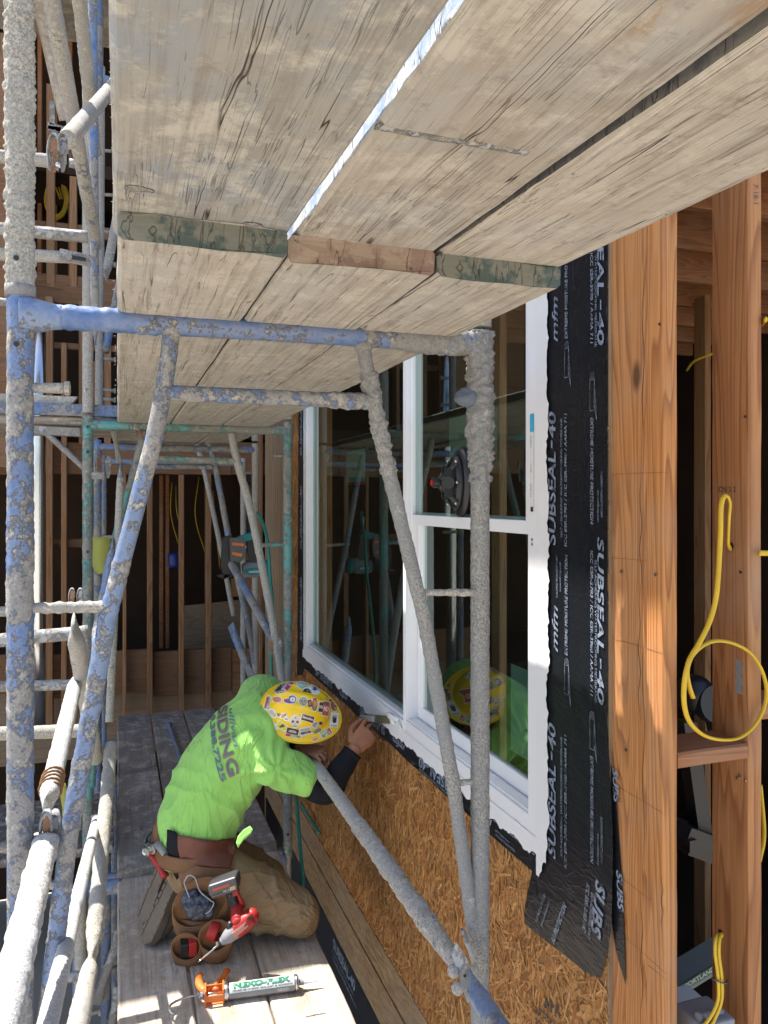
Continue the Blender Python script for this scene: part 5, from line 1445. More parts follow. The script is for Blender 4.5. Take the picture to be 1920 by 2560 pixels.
# left fist closed round the rail
TL = hand(B, wrL, (haL-wrL), (.28,-.1,-.95), -1,
    [([(.080,.034,0),(.108,.036,.016),(.104,.035,.042),(.080,.033,.048)], .0080),
     ([(.084,.011,0),(.114,.012,.018),(.108,.012,.046),(.082,.011,.051)], .0083),
     ([(.082,-.011,0),(.109,-.012,.018),(.103,-.012,.046),(.080,-.011,.050)], .0079),
     ([(.076,-.032,0),(.097,-.034,.016),(.092,-.034,.040),(.073,-.031,.044)], .0070)],
    ([(.022,.028,.006),(.052,.048,.022),(.080,.046,.042),(.102,.030,.056)], .0100))
body = voxel(B, .0031, 2)
displace(body, lambda p: .0008*fbm(p*70, 3))
W.part('body', body, M['skin'])
# eyes and hair
m = MB()
for s in (-1, 1): m.ball(headC-hatU*.020+hatF*.089+hatS*s*.032, (.010,.014,.009), 12, 8, (.9,.9,.88), M=Mh)
W.part('eye', m, M['print'])
m = MB(); m.ball(headC+hatU*.004-hatF*.008, (.101,.081,.106), 24, 14, M=Mh)
vv = []
W.part('hair', displace(m, lambda p: .002*fbm(p*60, 2)-(.03 if (p-headC).dot(hatF) > .055 and (p-headC).dot(hatU) < .03 else 0)), M['hair'])
# --- arm sleeves (black)
m = MB(); limb(m, [shR.lerp(elR, .35), elR, elR.lerp(wrR, .5), wrR.lerp(elR, .10)], [.056,.053,.046,.036], (0,1,0), n=24, ends=False)
m2 = MB(); limb(m2, [shL.lerp(elL, .35), elL, elL.lerp(wrL, .5), wrL.lerp(elL, .10)], [.056,.052,.046,.036], (0,1,0), n=24, ends=False)
fn = lambda p: .004*fbm(Vector((p.x*40, p.y*40, p.z*16)), 3)
W.part('arm_sleeve', displace(m, fn), M['black_cloth']); W.part('arm_sleeve', displace(m2, fn), M['black_cloth'])
m = MB(); m.tube([wrR.lerp(elR, .16), wrR.lerp(elR, .06)], .039, n=24, step=.01); W.part('arm_cuff', m, M['black_cloth'])
m = MB(); m.tube([wrL.lerp(elL, .16), wrL.lerp(elL, .06)], .039, n=24, step=.01); W.part('arm_cuff', m, M['black_cloth'])
# --- shirt
Sb = MB()
limb(Sb, [pel+V(-.0,0,.075), wai+V(.005,0,.01), mid, che, sho, sho.lerp(nek, .55)], [(.185,.152),(.180,.158),(.185,.158),(.198,.150),(.185,.118),(.105,.085)], (0,.94,.33), n=32)
limb(Sb, [sho+V(-.02,-.06,-.03), shR, shR.lerp(elR, .40), shR.lerp(elR, .66)], [.098,.084,.072,.067], (0,1,0), n=24)
limb(Sb, [sho+V(-.02,.06,.02), shL, shL.lerp(elL, .50), shL.lerp(elL, .76)], [.10,.092,.082,.074], (0,1,0), n=24)
shirt = voxel(Sb, .0075, 10)
arm_dir = (elR-shR).normalized()
axis_t = (sho-pel).normalized()
def wr(p):
    d = 0
    q = p-shR; r_ = q.length
    # folds fanning out of the right armpit
    ang = math.atan2(q.z, q.x)
    fall = math.exp(-((r_-.13)/.10)**2)
    d += .0055*fall*math.sin(ang*8+5.0*noise.noise(p*7))
    # waist folds
    t = (p-pel).dot(axis_t)
    d += .006*math.exp(-((t-.20)/.10)**2)*(1-2*abs(math.sin(t*38+p.y*8+3*noise.noise(p*6)))**.6)
    d += .006*noise.noise(p*10)+.003*noise.noise(p*24)
    # hem
    return d
displace(shirt, wr)
# flatten the hem
W.part('shirt', shirt, M['shirt'])
m = MB(); hem = [pel+V(.0,0,.055)+Vector((.150*math.cos(a), .190*math.sin(a)*.94, .19*math.sin(a)*.10+.012*math.sin(3*a)+.0*math.cos(a))) for a in [2*math.pi*i/40 for i in range(41)]]
m.tube(hem, .006, n=8, rfun=lambda l, t: (.026, .005), flat=(0,0,1)); shirt_hem = m
W.part('shirt_hem', m, M['shirt'])
# collar
m = MB(); m.tube([nek+V(-.02,0,.0)+(hatS*math.cos(a)+V(.5,0,.86)*math.sin(a))*.074 for a in [2*math.pi*i/24 for i in range(25)]], .012, n=10); W.part('collar', m, M['shirt'])
# printing on the back, laid on the cloth
me_s = shirt.mesh('bvh'); fix_normals(me_s)
bvh = BVHTree.FromPolygons([v.co for v in me_s.vertices], [list(p.vertices) for p in me_s.polygons])
def on_surface(mb2d, org, ax, ay, dirn, bv, off=.0016, sub=.012, reach=.3):
    """drop flat artwork (x,y in metres) on to a surface along dirn"""
    bm = bmesh.new(); vs = [bm.verts.new((v[0], v[1], 0)) for v in mb2d.v]; cl = bm.faces.layers.int.new('c')
    pal = []
    for f, c in zip(mb2d.f, mb2d.c):
        try: ff = bm.faces.new([vs[i] for i in f])
        except ValueError: continue
        if c not in pal: pal.append(c)
        ff[cl] = pal.index(c)
    bmesh.ops.triangulate(bm, faces=bm.faces)
    for _ in range(4):
        es = [e for e in bm.edges if e.calc_length() > sub]
        if not es or len(bm.verts) > 12000: break
        bmesh.ops.subdivide_edges(bm, edges=es, cuts=1); bmesh.ops.triangulate(bm, faces=bm.faces)
    out = MB(); ok = {}
    for v in bm.verts:
        lay = v.co.z
        o = org+ax*v.co.x+ay*v.co.y-dirn*reach
        hit, nn, idx, dist = bv.ray_cast(o, dirn)
        if hit is None: ok[v] = None
        else:
            if nn.dot(dirn) > 0: nn = -nn
            ok[v] = len(out.v); out.v.append(hit+nn*off)
    for f in bm.faces:
        ii = [ok[v] for v in f.verts]
        if None in ii: continue
        if max((out.v[a]-out.v[b]).length for a in ii for b in ii) > sub*4: continue
        out.f.append(ii); out.c.append(pal[f[cl]]); out.smooth.append(True)
    bm.free(); return out
def flat_text(mb, s, x, y, h, width=None, col=None, rot=0, **k):
    c, s_ = math.cos(rot), math.sin(rot)
    put_text(mb, s, (x, y, 0), (c, s_, 0), (-s_, c, 0), h, width=width, col=col, **k)
viewdir = V(.34,.86,-.38).normalized()
# reading direction: from his left shoulder (far) down to the right side (near)
tx = (atD(512,1692,2.88)-atD(470,1522,3.02)); wid = tx.length; tx.normalize()
ty = -(viewdir.cross(tx)).normalized()
if ty.dot(V(0,0,1)) < 0 and False: ty = -ty
# letters' tops point towards the neck
if ty.dot(sho-pel) < 0: ty = -ty
dirn = tx.cross(ty).normalized()
if dirn.dot(viewdir) < 0: dirn = -dirn
org = atD(463,1524,2.98)
art = MB(); DB = (.12,.17,.22); OR = (.36,.22,.10); GR = (.12,.15,.19)
flat_text(art, 'SIDING', .0, 0, .043, width=wid*.93, col=OR, bold=.04)
lay1 = on_surface(art, org, tx, ty, dirn, bvh, .0022)
art = MB(); flat_text(art, 'SIDING', .0, 0.0022, .0385, width=wid*.92, col=GR, bold=.01); 
lay2 = on_surface(art, org, tx, ty, dirn, bvh, .0040)
art = MB(); flat_text(art, 'Sullivan Bros.', .0, .072, .028, width=wid*.86, col=DB, bold=.01, shear=.3) if False else flat_text(art, 'ullivan', .03, .050, .020, width=wid*.55, col=DB, bold=.01, shear=.3)
flat_text(art, '0.388.7225', .02, -.031, .020, width=wid*.88, col=DB, bold=.035)
lay3 = on_surface(art, org, tx, ty, dirn, bvh, .0030)
lay1.merge(lay2).merge(lay3)
W.part('shirt_print', lay1, M['print'])
# --- trousers
Tb = MB()
limb(Tb, [pel+V(0,0,.06), pel+V(.02,0,-.04)], [(.17,.13),(.175,.135)], (0,1,0))
limb(Tb, [hipR+V(-.01,.01,.01), hipR.lerp(knR, .5)+V(0,0,.015), knR+V(-.02,.0,.005), knR+V(.012,.0,-.012)], [.115,.098,.088,.078], (0,1,0), n=24)
limb(Tb, [knR+V(.0,0,-.012), knR.lerp(anR, .5)+V(0,0,.0), anR+V(.03,0,.0)], [(.078,.070),(.072,.066),(.055,.055)], (0,1,0), n=24)
limb(Tb, [hipL, hipL.lerp(knL, .5)+V(0,0,.01), knL], [.11,.095,.082], (0,1,0), n=20)
limb(Tb, [knL, knL.lerp(anL, .5), anL+V(.03,0,0)], [.075,.068,.055], (0,1,0), n=20)
tr = voxel(Tb, .0075, 6)
def wt(p):
    t = (p-hipR).dot((knR-hipR).normalized())
    d = .006*(1-2*abs(math.sin(t*30+p.z*10+3*noise.noise(p*7)))**.5)*math.exp(-((t-.20)/.16)**2)
    d += .006*(1-2*abs(math.sin((p-knR).length*36+3*noise.noise(p*8)))**.5)*math.exp(-(((p-knR).length-.13)/.08)**2)
    return d+.004*noise.noise(p*9)
displace(tr, wt)
for i, v in enumerate(tr.v):
    if v.z < -1.6275: tr.v[i] = Vector((v.x, v.y, -1.6275))
W.part('trousers', tr, M['khaki'])
# seam along the outer thigh
bvt = BVHTree.FromPolygons(tr.v, tr.f)
m = MB(); pts = []
for k in range(16):
    t = k/15; a = atD(535+95*t+10*math.sin(t*3), 1800+150*t, 2.3); d = a.normalized(); h = bvt.ray_cast(a, d)
    if h[0] is not None and h[3] < 1.2: pts.append(h[0]-d*.001)
if len(pts) > 3: m.tube(pts, .0022, n=6, step=.01); W.part('trouser_seam', m, M['khaki'])
bvt2 = bvt
def cloth_line(pix, name, r=.0018, mat='khaki'):
    m = MB(); pts = []
    for (px, py) in pix:
        d = ray(px, py).normalized(); h = bvt2.ray_cast(V(0,0,0), d)
        if h[0] is not None and h[3] < 3.6: pts.append(h[0]-d*.0008)
    if len(pts) > 2: m.tube(pts, r, n=6, step=.008, curve=True); W.part(name, m, M[mat])
cloth_line([(548,1812),(556,1822),(558,1838),(552,1850),(540,1858)], 'pocket_edge', .0022)
cloth_line([(520,1860),(545,1885),(565,1915),(590,1950),(598,1985)], 'seam', .0016)
cloth_line([(524,1862),(549,1887),(569,1917),(594,1952),(602,1987)], 'seam', .0010)
cloth_line([(540,1985),(565,1998),(590,2000),(605,1990)], 'knee_crease', .0035)
cloth_line([(535,1968),(560,1978),(585,1975)], 'knee_crease', .003)
# --- boots, toes tucked, soles showing
def boot(an, heel, toe, side, thin=1.0):
    heel = Vector(heel); toe = Vector(toe); d = (toe-heel).normalized(); L = (toe-heel).length
    side = Vector(side); side = (side-d*side.dot(d)).normalized(); up = side.cross(d)     # up: from sole to upper
    if up.dot(an-(heel+toe)/2) < 0: up = -up; side = -side
    out = [(0,-.030),(.0,.030),(.03,.036),(.08,.033),(.14,.034),(.20,.044),(.25,.044),(.285,.030),(.30,.008),(.30,-.012),(.285,-.034),(.25,-.046),(.20,-.046),(.14,-.036),(.08,-.034),(.03,-.036)]
    sc = L/.30
    sole = MB(); poly = [(a*sc, b) for a, b in out]
    sole.prism(poly, heel, d, side, up, .030)
    # lugs
    for k in range(9):
        a = .02+k*.031
        for s in (-1, 1): sole.obox(heel+d*(a*sc)+side*(s*(.038 if .15 < a < .27 else .031))-up*.002, d*.012, side*.007, up*.003)
    b = MB()
    limb(b, [heel+up*.055+d*.03, heel+up*.06+d*.10, heel+up*.05+d*.18, heel+up*.038+d*.255*sc], [(.036,.04),(.040,.045),(.043,.034),(.036,.022)], tuple(side), n=20)
    limb(b, [heel+up*.06+d*.045, an+(an-heel)*.05], [(.040,.045),(.046,.050)], tuple(side), n=20)
    b = voxel(b, .007, 2); displace(b, lambda p: .002*fbm(p*40, 3))
    o = W.part('boot', b, M['boot_dark']); W.part('sole', sole, M['boot'], under=o, bevel=.004)
boot(V(.262,3.02,-1.46), (.215,3.02,-1.400), (.090,2.935,-1.613), (.3,-.9,-.1))
boot(V(.250,3.16,-1.47), (.185,3.165,-1.405), (.085,3.085,-1.613), (.3,-.9,-.1))

# ------------------------------------------------------------------ hard hat
def hat_pt(u, a, inner=0.0):
    # u 0..1 from crown to brim edge; a angle, 0 = front
    ca, sa = math.cos(a), math.sin(a)
    lx = .128 if ca > 0 else .124; ly = .103; H = .118
    if u < .82:
        t = u/.82*math.pi/2
        rr = math.sin(t)**.92; z = H*math.cos(t)**.85
        x = lx*rr*ca; y = ly*rr*sa
        # three ridges running front to back
        yy = y/ly
        rid = .007*math.exp(-(yy/.13)**2)*min(1, (math.cos(t)*3)) + .0035*(math.exp(-((abs(yy)-.42)/.07)**2))*min(1, math.cos(t)*3)
        z += rid
    else:
        k = (u-.82)/.18
        vis = .030+.022*max(0, ca)**1.5
        x = (lx+vis*k)*ca; y = (ly+.030*k)*sa
        z = -.006*k - .010*k*k*(1+.6*max(0, ca))
    p = hatC + (hatF*x + hatS*y + hatU*(z-inner))*HS
    return p
Hb = MB(); NU, NA = 44, 96
vs = [hat_pt(max(.002, i/NU), 2*math.pi*j/NA) for i in range(NU+1) for j in range(NA)]
fs = [[i*NA+j, i*NA+(j+1)%NA, (i+1)*NA+(j+1)%NA, (i+1)*NA+j] for i in range(NU) for j in range(NA)]+[list(range(NA))[::-1]]
Hb.add(vs, fs, None, True)
hat_me = Hb.mesh('hard_hat', W.loc); fix_normals(hat_me)
ho = mesh_obj('hard_hat', hat_me, M['hat'], W.e); sm = ho.modifiers.new('s', 'SOLIDIFY'); sm.thickness = .0028; sm.offset = -1
ho['label'] = 'yellow hard hat covered in stickers'
m = MB(); m.tube([hat_pt(1.0, 2*math.pi*j/64) for j in range(65)], .0032, n=8, step=.02); W.part('brim_edge', m, M['hat'], under=ho)
bvh_h = BVHTree.FromPolygons([v for v in Hb.v], Hb.f)
# stickers: crop coordinates of the helmet (centre 710,620; half 620 x 515) to hat plan
sdir = (hatC+hatU*.1).normalized()
def st_pos(cx, cy):
    px = (640+cx*260/1659)/1.1573; py = (1680+cy*260/1659)/1.1573
    r_ = ray(px, py).normalized(); h = bvh_h.ray_cast(V(0,0,0), r_)
    return h[0] if h[0] is not None else hatC
cr = Vector((CY, -SY, 0)); cu_ = Vector((0,0,1))
def sticker(cx, cy, w, h, rot, draw, shape='rect', bgc=(.8,.8,.8), edge=(.85,.85,.85)):
    c = st_pos(cx, cy)
    k = 2.96/1930*260/1659
    ax = (cr*math.cos(rot)+cu_*math.sin(rot)); ay = (cu_*math.cos(rot)-cr*math.sin(rot))
    d = sdir
    ax = (ax-d*ax.dot(d)).normalized(); ay = (ay-d*ay.dot(d)).normalized()
    w *= k; h *= k
    def shp(s):
        if shape == 'rect': return [(-w/2*s, -h/2*s), (w/2*s, -h/2*s), (w/2*s, h/2*s), (-w/2*s, h/2*s)]
        if shape == 'oval': return [(w/2*s*math.cos(2*math.pi*i/20), h/2*s*math.sin(2*math.pi*i/20)) for i in range(20)]
        if shape == 'skull': return [(w/2*s*math.cos(t)*(1 if math.sin(t) > -.35 else .62), h/2*s*math.sin(t)) for t in [2*math.pi*i/24 for i in range(24)]]
        if shape == 'shield': return [(-w/2*s, h/2*s), (-w/2*s, -h*.1*s), (-w*.25*s, -h*.4*s), (0, -h/2*s), (w*.25*s, -h*.4*s), (w/2*s, -h*.1*s), (w/2*s, h/2*s)]
        if shape == 'hand': return [(-w*.5*s,-h*.2*s),(-w*.1*s,-h*.4*s),(w*.3*s,-h*.4*s),(w*.5*s,-h*.1*s),(w*.5*s,h*.2*s),(w*.25*s,h*.5*s),(-w*.05*s,h*.4*s),(-w*.1*s,h*.15*s),(-w*.5*s,h*.12*s)]
        if shape == 'half': return [(w/2*s*math.cos(math.pi*i/12), -h*.3+h*s*.8*math.sin(math.pi*i/12)) for i in range(13)]
    out = MB()
    for s, col, off in ((1.0, edge, .0006), (.88, bgc, .0010)):
        a = MB(); P = shp(s); a.add([(p[0], p[1], 0) for p in P], [list(range(len(P)))], col)
        out.merge(on_surface(a, c, ax, ay, d, bvh_h, off, .006, .06))
    a = MB()
    for it in draw:
        if it[0] == 't': flat_text(a, it[1], it[2]*w, it[3]*h, it[4]*h, width=it[5]*w, col=it[6], bold=.03)
        elif it[0] == 'o': a.add([(it[1]*w+it[3]*w/2*math.cos(2*math.pi*i/14), it[2]*h+it[4]*h/2*math.sin(2*math.pi*i/14), 0) for i in range(14)], [list(range(14))], it[5])
        elif it[0] == 'p': a.add([(x*w, y*h, 0) for x, y in it[1]], [list(range(len(it[1])))], it[2])
    if a.f: out.merge(on_surface(a, c, ax, ay, d, bvh_h, .0014, .006, .06))
    W.part('sticker', out, M['sticker'], under=ho)
WH, BK, RD, BL, OG, SK, GN = (.82,.82,.80), (.03,.03,.035), (.55,.05,.05), (.06,.09,.35), (.75,.28,.05), (.62,.42,.28), (.10,.30,.16)
star = [(.5*math.cos(math.pi/2+math.pi*i/5)*(1 if i % 2 == 0 else .4), .5*math.sin(math.pi/2+math.pi*i/5)*(1 if i % 2 == 0 else .4)) for i in range(10)]
sticker(1115, 585, 120, 235, R(-8), [('t','NO',-.32,-.15,.3,.64,WH)], 'rect', (.55,.10,.05))
sticker(1035, 560, 75, 165, R(-8), [('t','PATROL',-.4,-.1,.25,.8,WH)], 'rect', BK)
sticker(825, 740, 215, 100, R(-17), [('t','Sancho',-.4,-.12,.4,.8,WH)], 'rect', (.10,.03,.03))
sticker(1250, 765, 135, 225, R(-8), [('o',0,-.05,.5,.35,BK),('p',[(-.3,.05),(-.2,.35),(-.1,.05)],BK),('p',[(-.1,.08),(-.0,.40),(.08,.08)],BK),('p',[(.06,.06),(.16,.36),(.25,.04)],BK),('t','MI GENTE',-.36,-.44,.09,.72,BK)], 'rect', WH)
sticker(625, 795, 175, 205, R(-6), [('o',-.2,.02,.24,.2,(.15,.08,.06)),('o',.2,.02,.24,.2,(.15,.08,.06)),('o',0,-.16,.1,.08,(.2,.1,.08)),('o',0,.3,.16,.1,(.45,.15,.1)),('p',[(-.22,-.33),(.22,-.33),(.2,-.27),(-.2,-.27)],(.3,.2,.15))], 'skull', (.70,.66,.58))
sticker(935, 270, 200, 175, R(-35), [('p', [(x*.55,y*.62) for x, y in star], BL)], 'oval', (.72,.73,.76))
sticker(735, 205, 190, 135, R(-8), [('t','LOCAL 22',-.4,.08,.2,.8,(.2,.3,.3)),('p',[(-.44,-.1),(.44,-.1),(.2,-.36),(0,-.46),(-.2,-.36)],(.22,.45,.33))], 'shield', (.66,.72,.72))
sticker(530, 215, 70, 190, R(-38), [('t','UNION',-.3,0,.12,.6,WH)], 'rect', (.45,.04,.10))
sticker(480, 200, 50, 180, R(-38), [], 'rect', (.35,.42,.62))
sticker(380, 245, 90, 230, R(-40), [('o',0,.1,.5,.3,(.12,.11,.06))], 'rect', BK)
sticker(380, 312, 150, 50, R(3), [('t','LA CIENEGA',-.44,-.28,.5,.88,WH)], 'rect', BK)
sticker(545, 445, 215, 155, R(5), [('o',.18,0,.38,.5,WH),('o',.18,0,.2,.26,(.35,.38,.5)),('p',[(-.45,.05),(-.05,.08),(-.05,.0),(-.45,-.03)],RD),('p',[(-.4,-.1),(-.05,-.06),(-.05,-.14),(-.35,-.2)],RD)], 'hand', (.13,.12,.35))
sticker(335, 440, 160, 95, R(-5), [('o',.15,0,.5,.7,(.55,.18,.18)),('o',-.3,.05,.3,.5,(.45,.22,.10))], 'oval', (.50,.20,.12))
sticker(190, 490, 95, 225, R(-12), [('p',[(-.4,.35),(0,.35),(-.1,-.4),(-.42,-.4)],RD),('t','SD',-.1,0,.14,.4,GN)], 'rect', (.45,.5,.5))
sticker(755, 470, 160, 165, R(0), [('o',-.15,.02,.2,.2,(.25,.2,.1)),('o',.15,.04,.22,.22,(.35,.18,.08)),('o',0,-.25,.3,.1,(.3,.3,.25))], 'skull', (.42,.42,.30))
sticker(860, 500, 70, 120, R(10), [('o',0,0,.6,.6,(.5,.2,.05))], 'rect', BK)
sticker(935, 520, 105, 225, R(-4), [('p',[(-.1,-.3),(.3,.0),(.2,.3),(-.2,.2)],OG),('p',[(-.3,.42),(.25,.45),(.2,.28),(-.25,.28)],RD)], 'oval', (.30,.20,.10))
sticker(820, 300, 160, 90, R(-12), [('o',0,.0,.2,.3,(.3,.32,.3))], 'half', BK)
sticker(1105, 360, 75, 130, R(38), [('o',0,0,.5,.6,(.35,.25,.22))], 'oval', (.12,.08,.07))
sticker(1240, 550, 110, 180, R(25), [('o',0,.1,.5,.5,(.45,.12,.10)),('o',.1,-.25,.4,.3,(.65,.45,.12))], 'oval', (.25,.13,.08))
sticker(1190, 455, 70, 60, R(-10), [], 'half', (.2,.1,.08))
sticker(265, 660, 120, 175, R(35), [('p',[(-.3,.3),(.2,.3),(.3,-.3),(0,-.4)],(.55,.45,.38))], 'oval', (.72,.68,.62))
sticker(415, 700, 170, 110, R(-5), [('t','TMAT',-.45,-.1,.4,.3,BK),('o',.1,0,.3,.6,(.62,.38,.12)),('o',.3,.2,.2,.3,RD)], 'hand', WH)
sticker(490, 750, 80, 60, R(-10), [('t','51',-.3,-.2,.4,.6,BK)], 'rect', WH)
sticker(410, 860, 175, 120, R(-32), [('p',[(-.2,-.3),(.0,.35),(.3,.2),(.1,-.1),(.0,-.3)],(.14,.05,.16))], 'rect', (.80,.70,.08))
sticker(585, 945, 210, 105, R(-12), [('o',0,0,.6,.4,(.62,.60,.58)),('o',0,-.1,.2,.3,(.35,.35,.35))], 'rect', (.07,.05,.05))
sticker(790, 940, 175, 125, R(10), [('t','GEORGE',-.4,.1,.24,.8,(.3,.35,.5)),('p',[(-.45,-.4),(.45,-.4),(.45,-.05),(-.45,-.05)],BL),('o',.1,-.2,.3,.24,(.6,.6,.1))], 'rect', (.66,.66,.62))
sticker(940, 850, 110, 130, R(15), [('o',-.1,.05,.45,.5,(.35,.35,.36)),('o',.2,.2,.2,.2,BK)], 'skull', (.62,.62,.62))
sticker(1030, 815, 65, 60, R(15), [], 'oval', (.25,.02,.06))
sticker(975, 940, 135, 60, R(25), [('t','STRAY CAT',-.4,-.15,.4,.8,WH)], 'rect', (.10,.16,.08))
sticker(1115, 975, 190, 110, R(28), [('t','HAPPY',-.4,.05,.3,.7,WH),('t','KIT',-.1,-.38,.34,.5,WH),('p',[(.1,-.4),(.45,-.4),(.45,.4),(.2,.4)],(.6,.12,.08))], 'rect', (.28,.40,.15))
sticker(945, 1075, 130, 55, R(20), [('p',[(-.4,.3),(0,-.3),(.4,.35)],(.65,.25,.2))], 'oval', (.70,.52,.42))
sticker(600, 1020, 250, 45, R(-10), [('p',[(-.5,-.4),(-.2,-.4),(-.2,.4),(-.5,.4)],RD),('o',.3,0,.3,.5,(.3,.25,.1))], 'rect', (.55,.50,.35))
sticker(270, 830, 60, 210, R(42), [('t','OTS',-.3,0,.2,.6,(.3,.1,.2))], 'rect', WH)

# ------------------------------------------------------------------ tool belt and tools
TBt = Thing('tool_belt', 'brown leather tool belt with three open pouches on the worker hip', 'tool belt', tuple(atD(450,1900,2.85)))
bv_all = BVHTree.FromPolygons(list(tr.v)+list(shirt.v), list(tr.f)+[[i+len(tr.v) for i in f] for f in shirt.f])
def draped(pts, off=.010, th=.006, fall=2.8, res=9):
    '''leather laid on the clothed body: outline, subdivided, dropped on to the cloth'''
    bm = bmesh.new(); vs = [bm.verts.new((p[0], p[1], 0)) for p in pts]; bm.faces.new(vs); bmesh.ops.triangulate(bm, faces=bm.faces)
    for _ in range(5):
        es = [x for x in bm.edges if x.calc_length() > res]
        if not es: break
        bmesh.ops.subdivide_edges(bm, edges=es, cuts=1); bmesh.ops.triangulate(bm, faces=bm.faces)
    L = {}
    for v in bm.verts:
        r_ = ray(v.co.x, v.co.y).normalized(); h = bv_all.ray_cast(V(0,0,0), r_)
        L[v] = h[3] if h[0] is not None and h[3] < fall+.5 else fall
    for _ in range(6):
        L = {v: .5*L[v]+.5*sum(L[e_.other_vert(v)] for e_ in v.link_edges)/len(v.link_edges) for v in bm.verts}
    mb = MB(); idx = {}
    for v in bm.verts: idx[v] = len(mb.v); mb.v.append(ray(v.co.x, v.co.y).normalized()*(L[v]-off))
    for f in bm.faces: mb.f.append([idx[v] for v in f.verts]); mb.c.append(None); mb.smooth.append(True)
    bm.free(); return mb
def solid(o, th):
    sm = o.modifiers.new('s', 'SOLIDIFY'); sm.thickness = th; sm.offset = 0; return o
def sheetpoly(mb, pts, d, th=.008, bulge=.0, col=None):
    """leather piece: outline measured at distance d, given real thickness and a soft bulge"""
    P = [atD(px, py, (d if not isinstance(d, tuple) else d[0]+(d[1]-d[0])*(i/len(pts)))) for i, (px, py) in enumerate(pts)]
    c = sum(P, V(0,0,0))/len(P); n_ = -c.normalized()
    k = len(P); inner = [c.lerp(p, .62)+n_*bulge*.8 for p in P]; cc = c+n_*bulge
    b = P+inner+[cc]; fs = []
    for i in range(k):
        j = (i+1) % k; fs.append([i, j, k+j, k+i]); fs.append([k+i, k+j, 2*k])
    back = [p-n_*th for p in P]; b2 = b+back
    for i in range(k): j = (i+1) % k; fs.append([j, i, 2*k+1+i, 2*k+1+j])
    fs.append(list(range(2*k+1, 3*k+1))[::-1])
    mb.add(b2, fs, col, False); return mb
m = MB(); m.tube([pel+V(0,0,.045)+Vector((.158*math.cos(a), .192*math.sin(a), 0)) for a in [2*math.pi*i/36 for i in range(37)]], .02, n=10, rfun=lambda l, t: (.028, .006), flat=(0,0,1)); TBt.part('belt', m, M['leather'])
m = draped([(384,1804),(430,1812),(470,1816),(506,1810),(508,1835),(500,1866),(498,1876),(450,1872),(395,1866),(388,1850),(384,1830)], .014); solid(TBt.part('back_pad', m, M['leather_red']), .008)
m = draped([(514,1806),(526,1792),(540,1784),(547,1792),(541,1803),(526,1815),(514,1832),(510,1820)], .006, res=6); solid(W.part('shirt_tail', m, M['shirt']), .003)
m = draped([(388,1862),(450,1874),(500,1876),(503,1900),(485,1930),(440,1935),(396,1925),(386,1890)], .010); solid(TBt.part('lower_pad', m, M['leather']), .008)
m = draped([(362,1792),(378,1796),(388,1808),(392,1880),(382,1900),(368,1870),(361,1830)], .014, res=6); solid(TBt.part('side_strap', m, M['black_cloth']), .010)
m = MB(); limb(m, [atD(352,1770,2.92), atD(347,1800,2.90), atD(352,1835,2.88)], [.024,.032,.026], (1,0,0)); TBt.part('front_pouch', voxel(m, .005, 2), M['leather'])
def pouch(pts_rim, down, d, depth, mat, name='pouch', thick=.006):
    """open leather cup: rim outline drawn at distance d, tapering to a bottom"""
    rim = [atD(px, py, d) for px, py in pts_rim]; k = len(rim); c = sum(rim, V(0,0,0))/k
    dn = Vector(down).normalized()*depth
    mb = MB(); lev = [(0, 1.0), (.25, 1.03), (.6, .97), (.9, .80), (1.0, .6)]
    vs = []
    for t, s in lev: vs += [c+(p-c)*s+dn*t for p in rim]
    fs = [[a*k+i, a*k+(i+1)%k, (a+1)*k+(i+1)%k, (a+1)*k+i] for a in range(len(lev)-1) for i in range(k)]+[[(len(lev)-1)*k+i for i in range(k)]]
    mb.add(vs, fs, None, True)
    mb2 = MB(); mb2.tube(rim+[rim[0]], thick*.6, n=8, step=.01, curve=False); 
    o = TBt.part(name, mb, M[mat]); sm = o.modifiers.new('s', 'SOLIDIFY'); sm.thickness = thick; sm.offset = 0
    TBt.part('rim', mb2, M['suede'], under=o)
    return o
def ell(cx, cy, a, b, rot, n=24):
    c, s = math.cos(rot), math.sin(rot); return [(cx+a*math.cos(t)*c-b*math.sin(t)*s, cy+a*math.cos(t)*s+b*math.sin(t)*c) for t in [2*math.pi*i/n for i in range(n)]]
def tilt_rim(cx, cy, a, b, rot, d, dd, n=28):
    pass
pouch(ell(432,1950,66,46,R(-38)), (.12,.22,-1), 2.72, .12, 'suede')
pouch(ell(402,2046,31,29,R(-5)), (.15,.35,-1), 2.69, .075, 'suede')
pouch(ell(465,2022,38,32,R(-40)), (.1,.35,-1), 2.69, .085, 'suede')
m = sheetpoly(MB(), [(386,1985),(440,1990),(480,1985),(500,1960),(508,1985),(500,2035),(455,2030),(430,2040),(400,2020)], 2.735, .03, .01); TBt.part('gusset', m, M['leather'], bevel=.003)
m = sheetpoly(MB(), [(500,1955),(514,1968),(520,1995),(514,2020),(503,2012),(498,1985)], 2.70, .02, .005); TBt.part('holster_strap', m, M['leather'], bevel=.003)
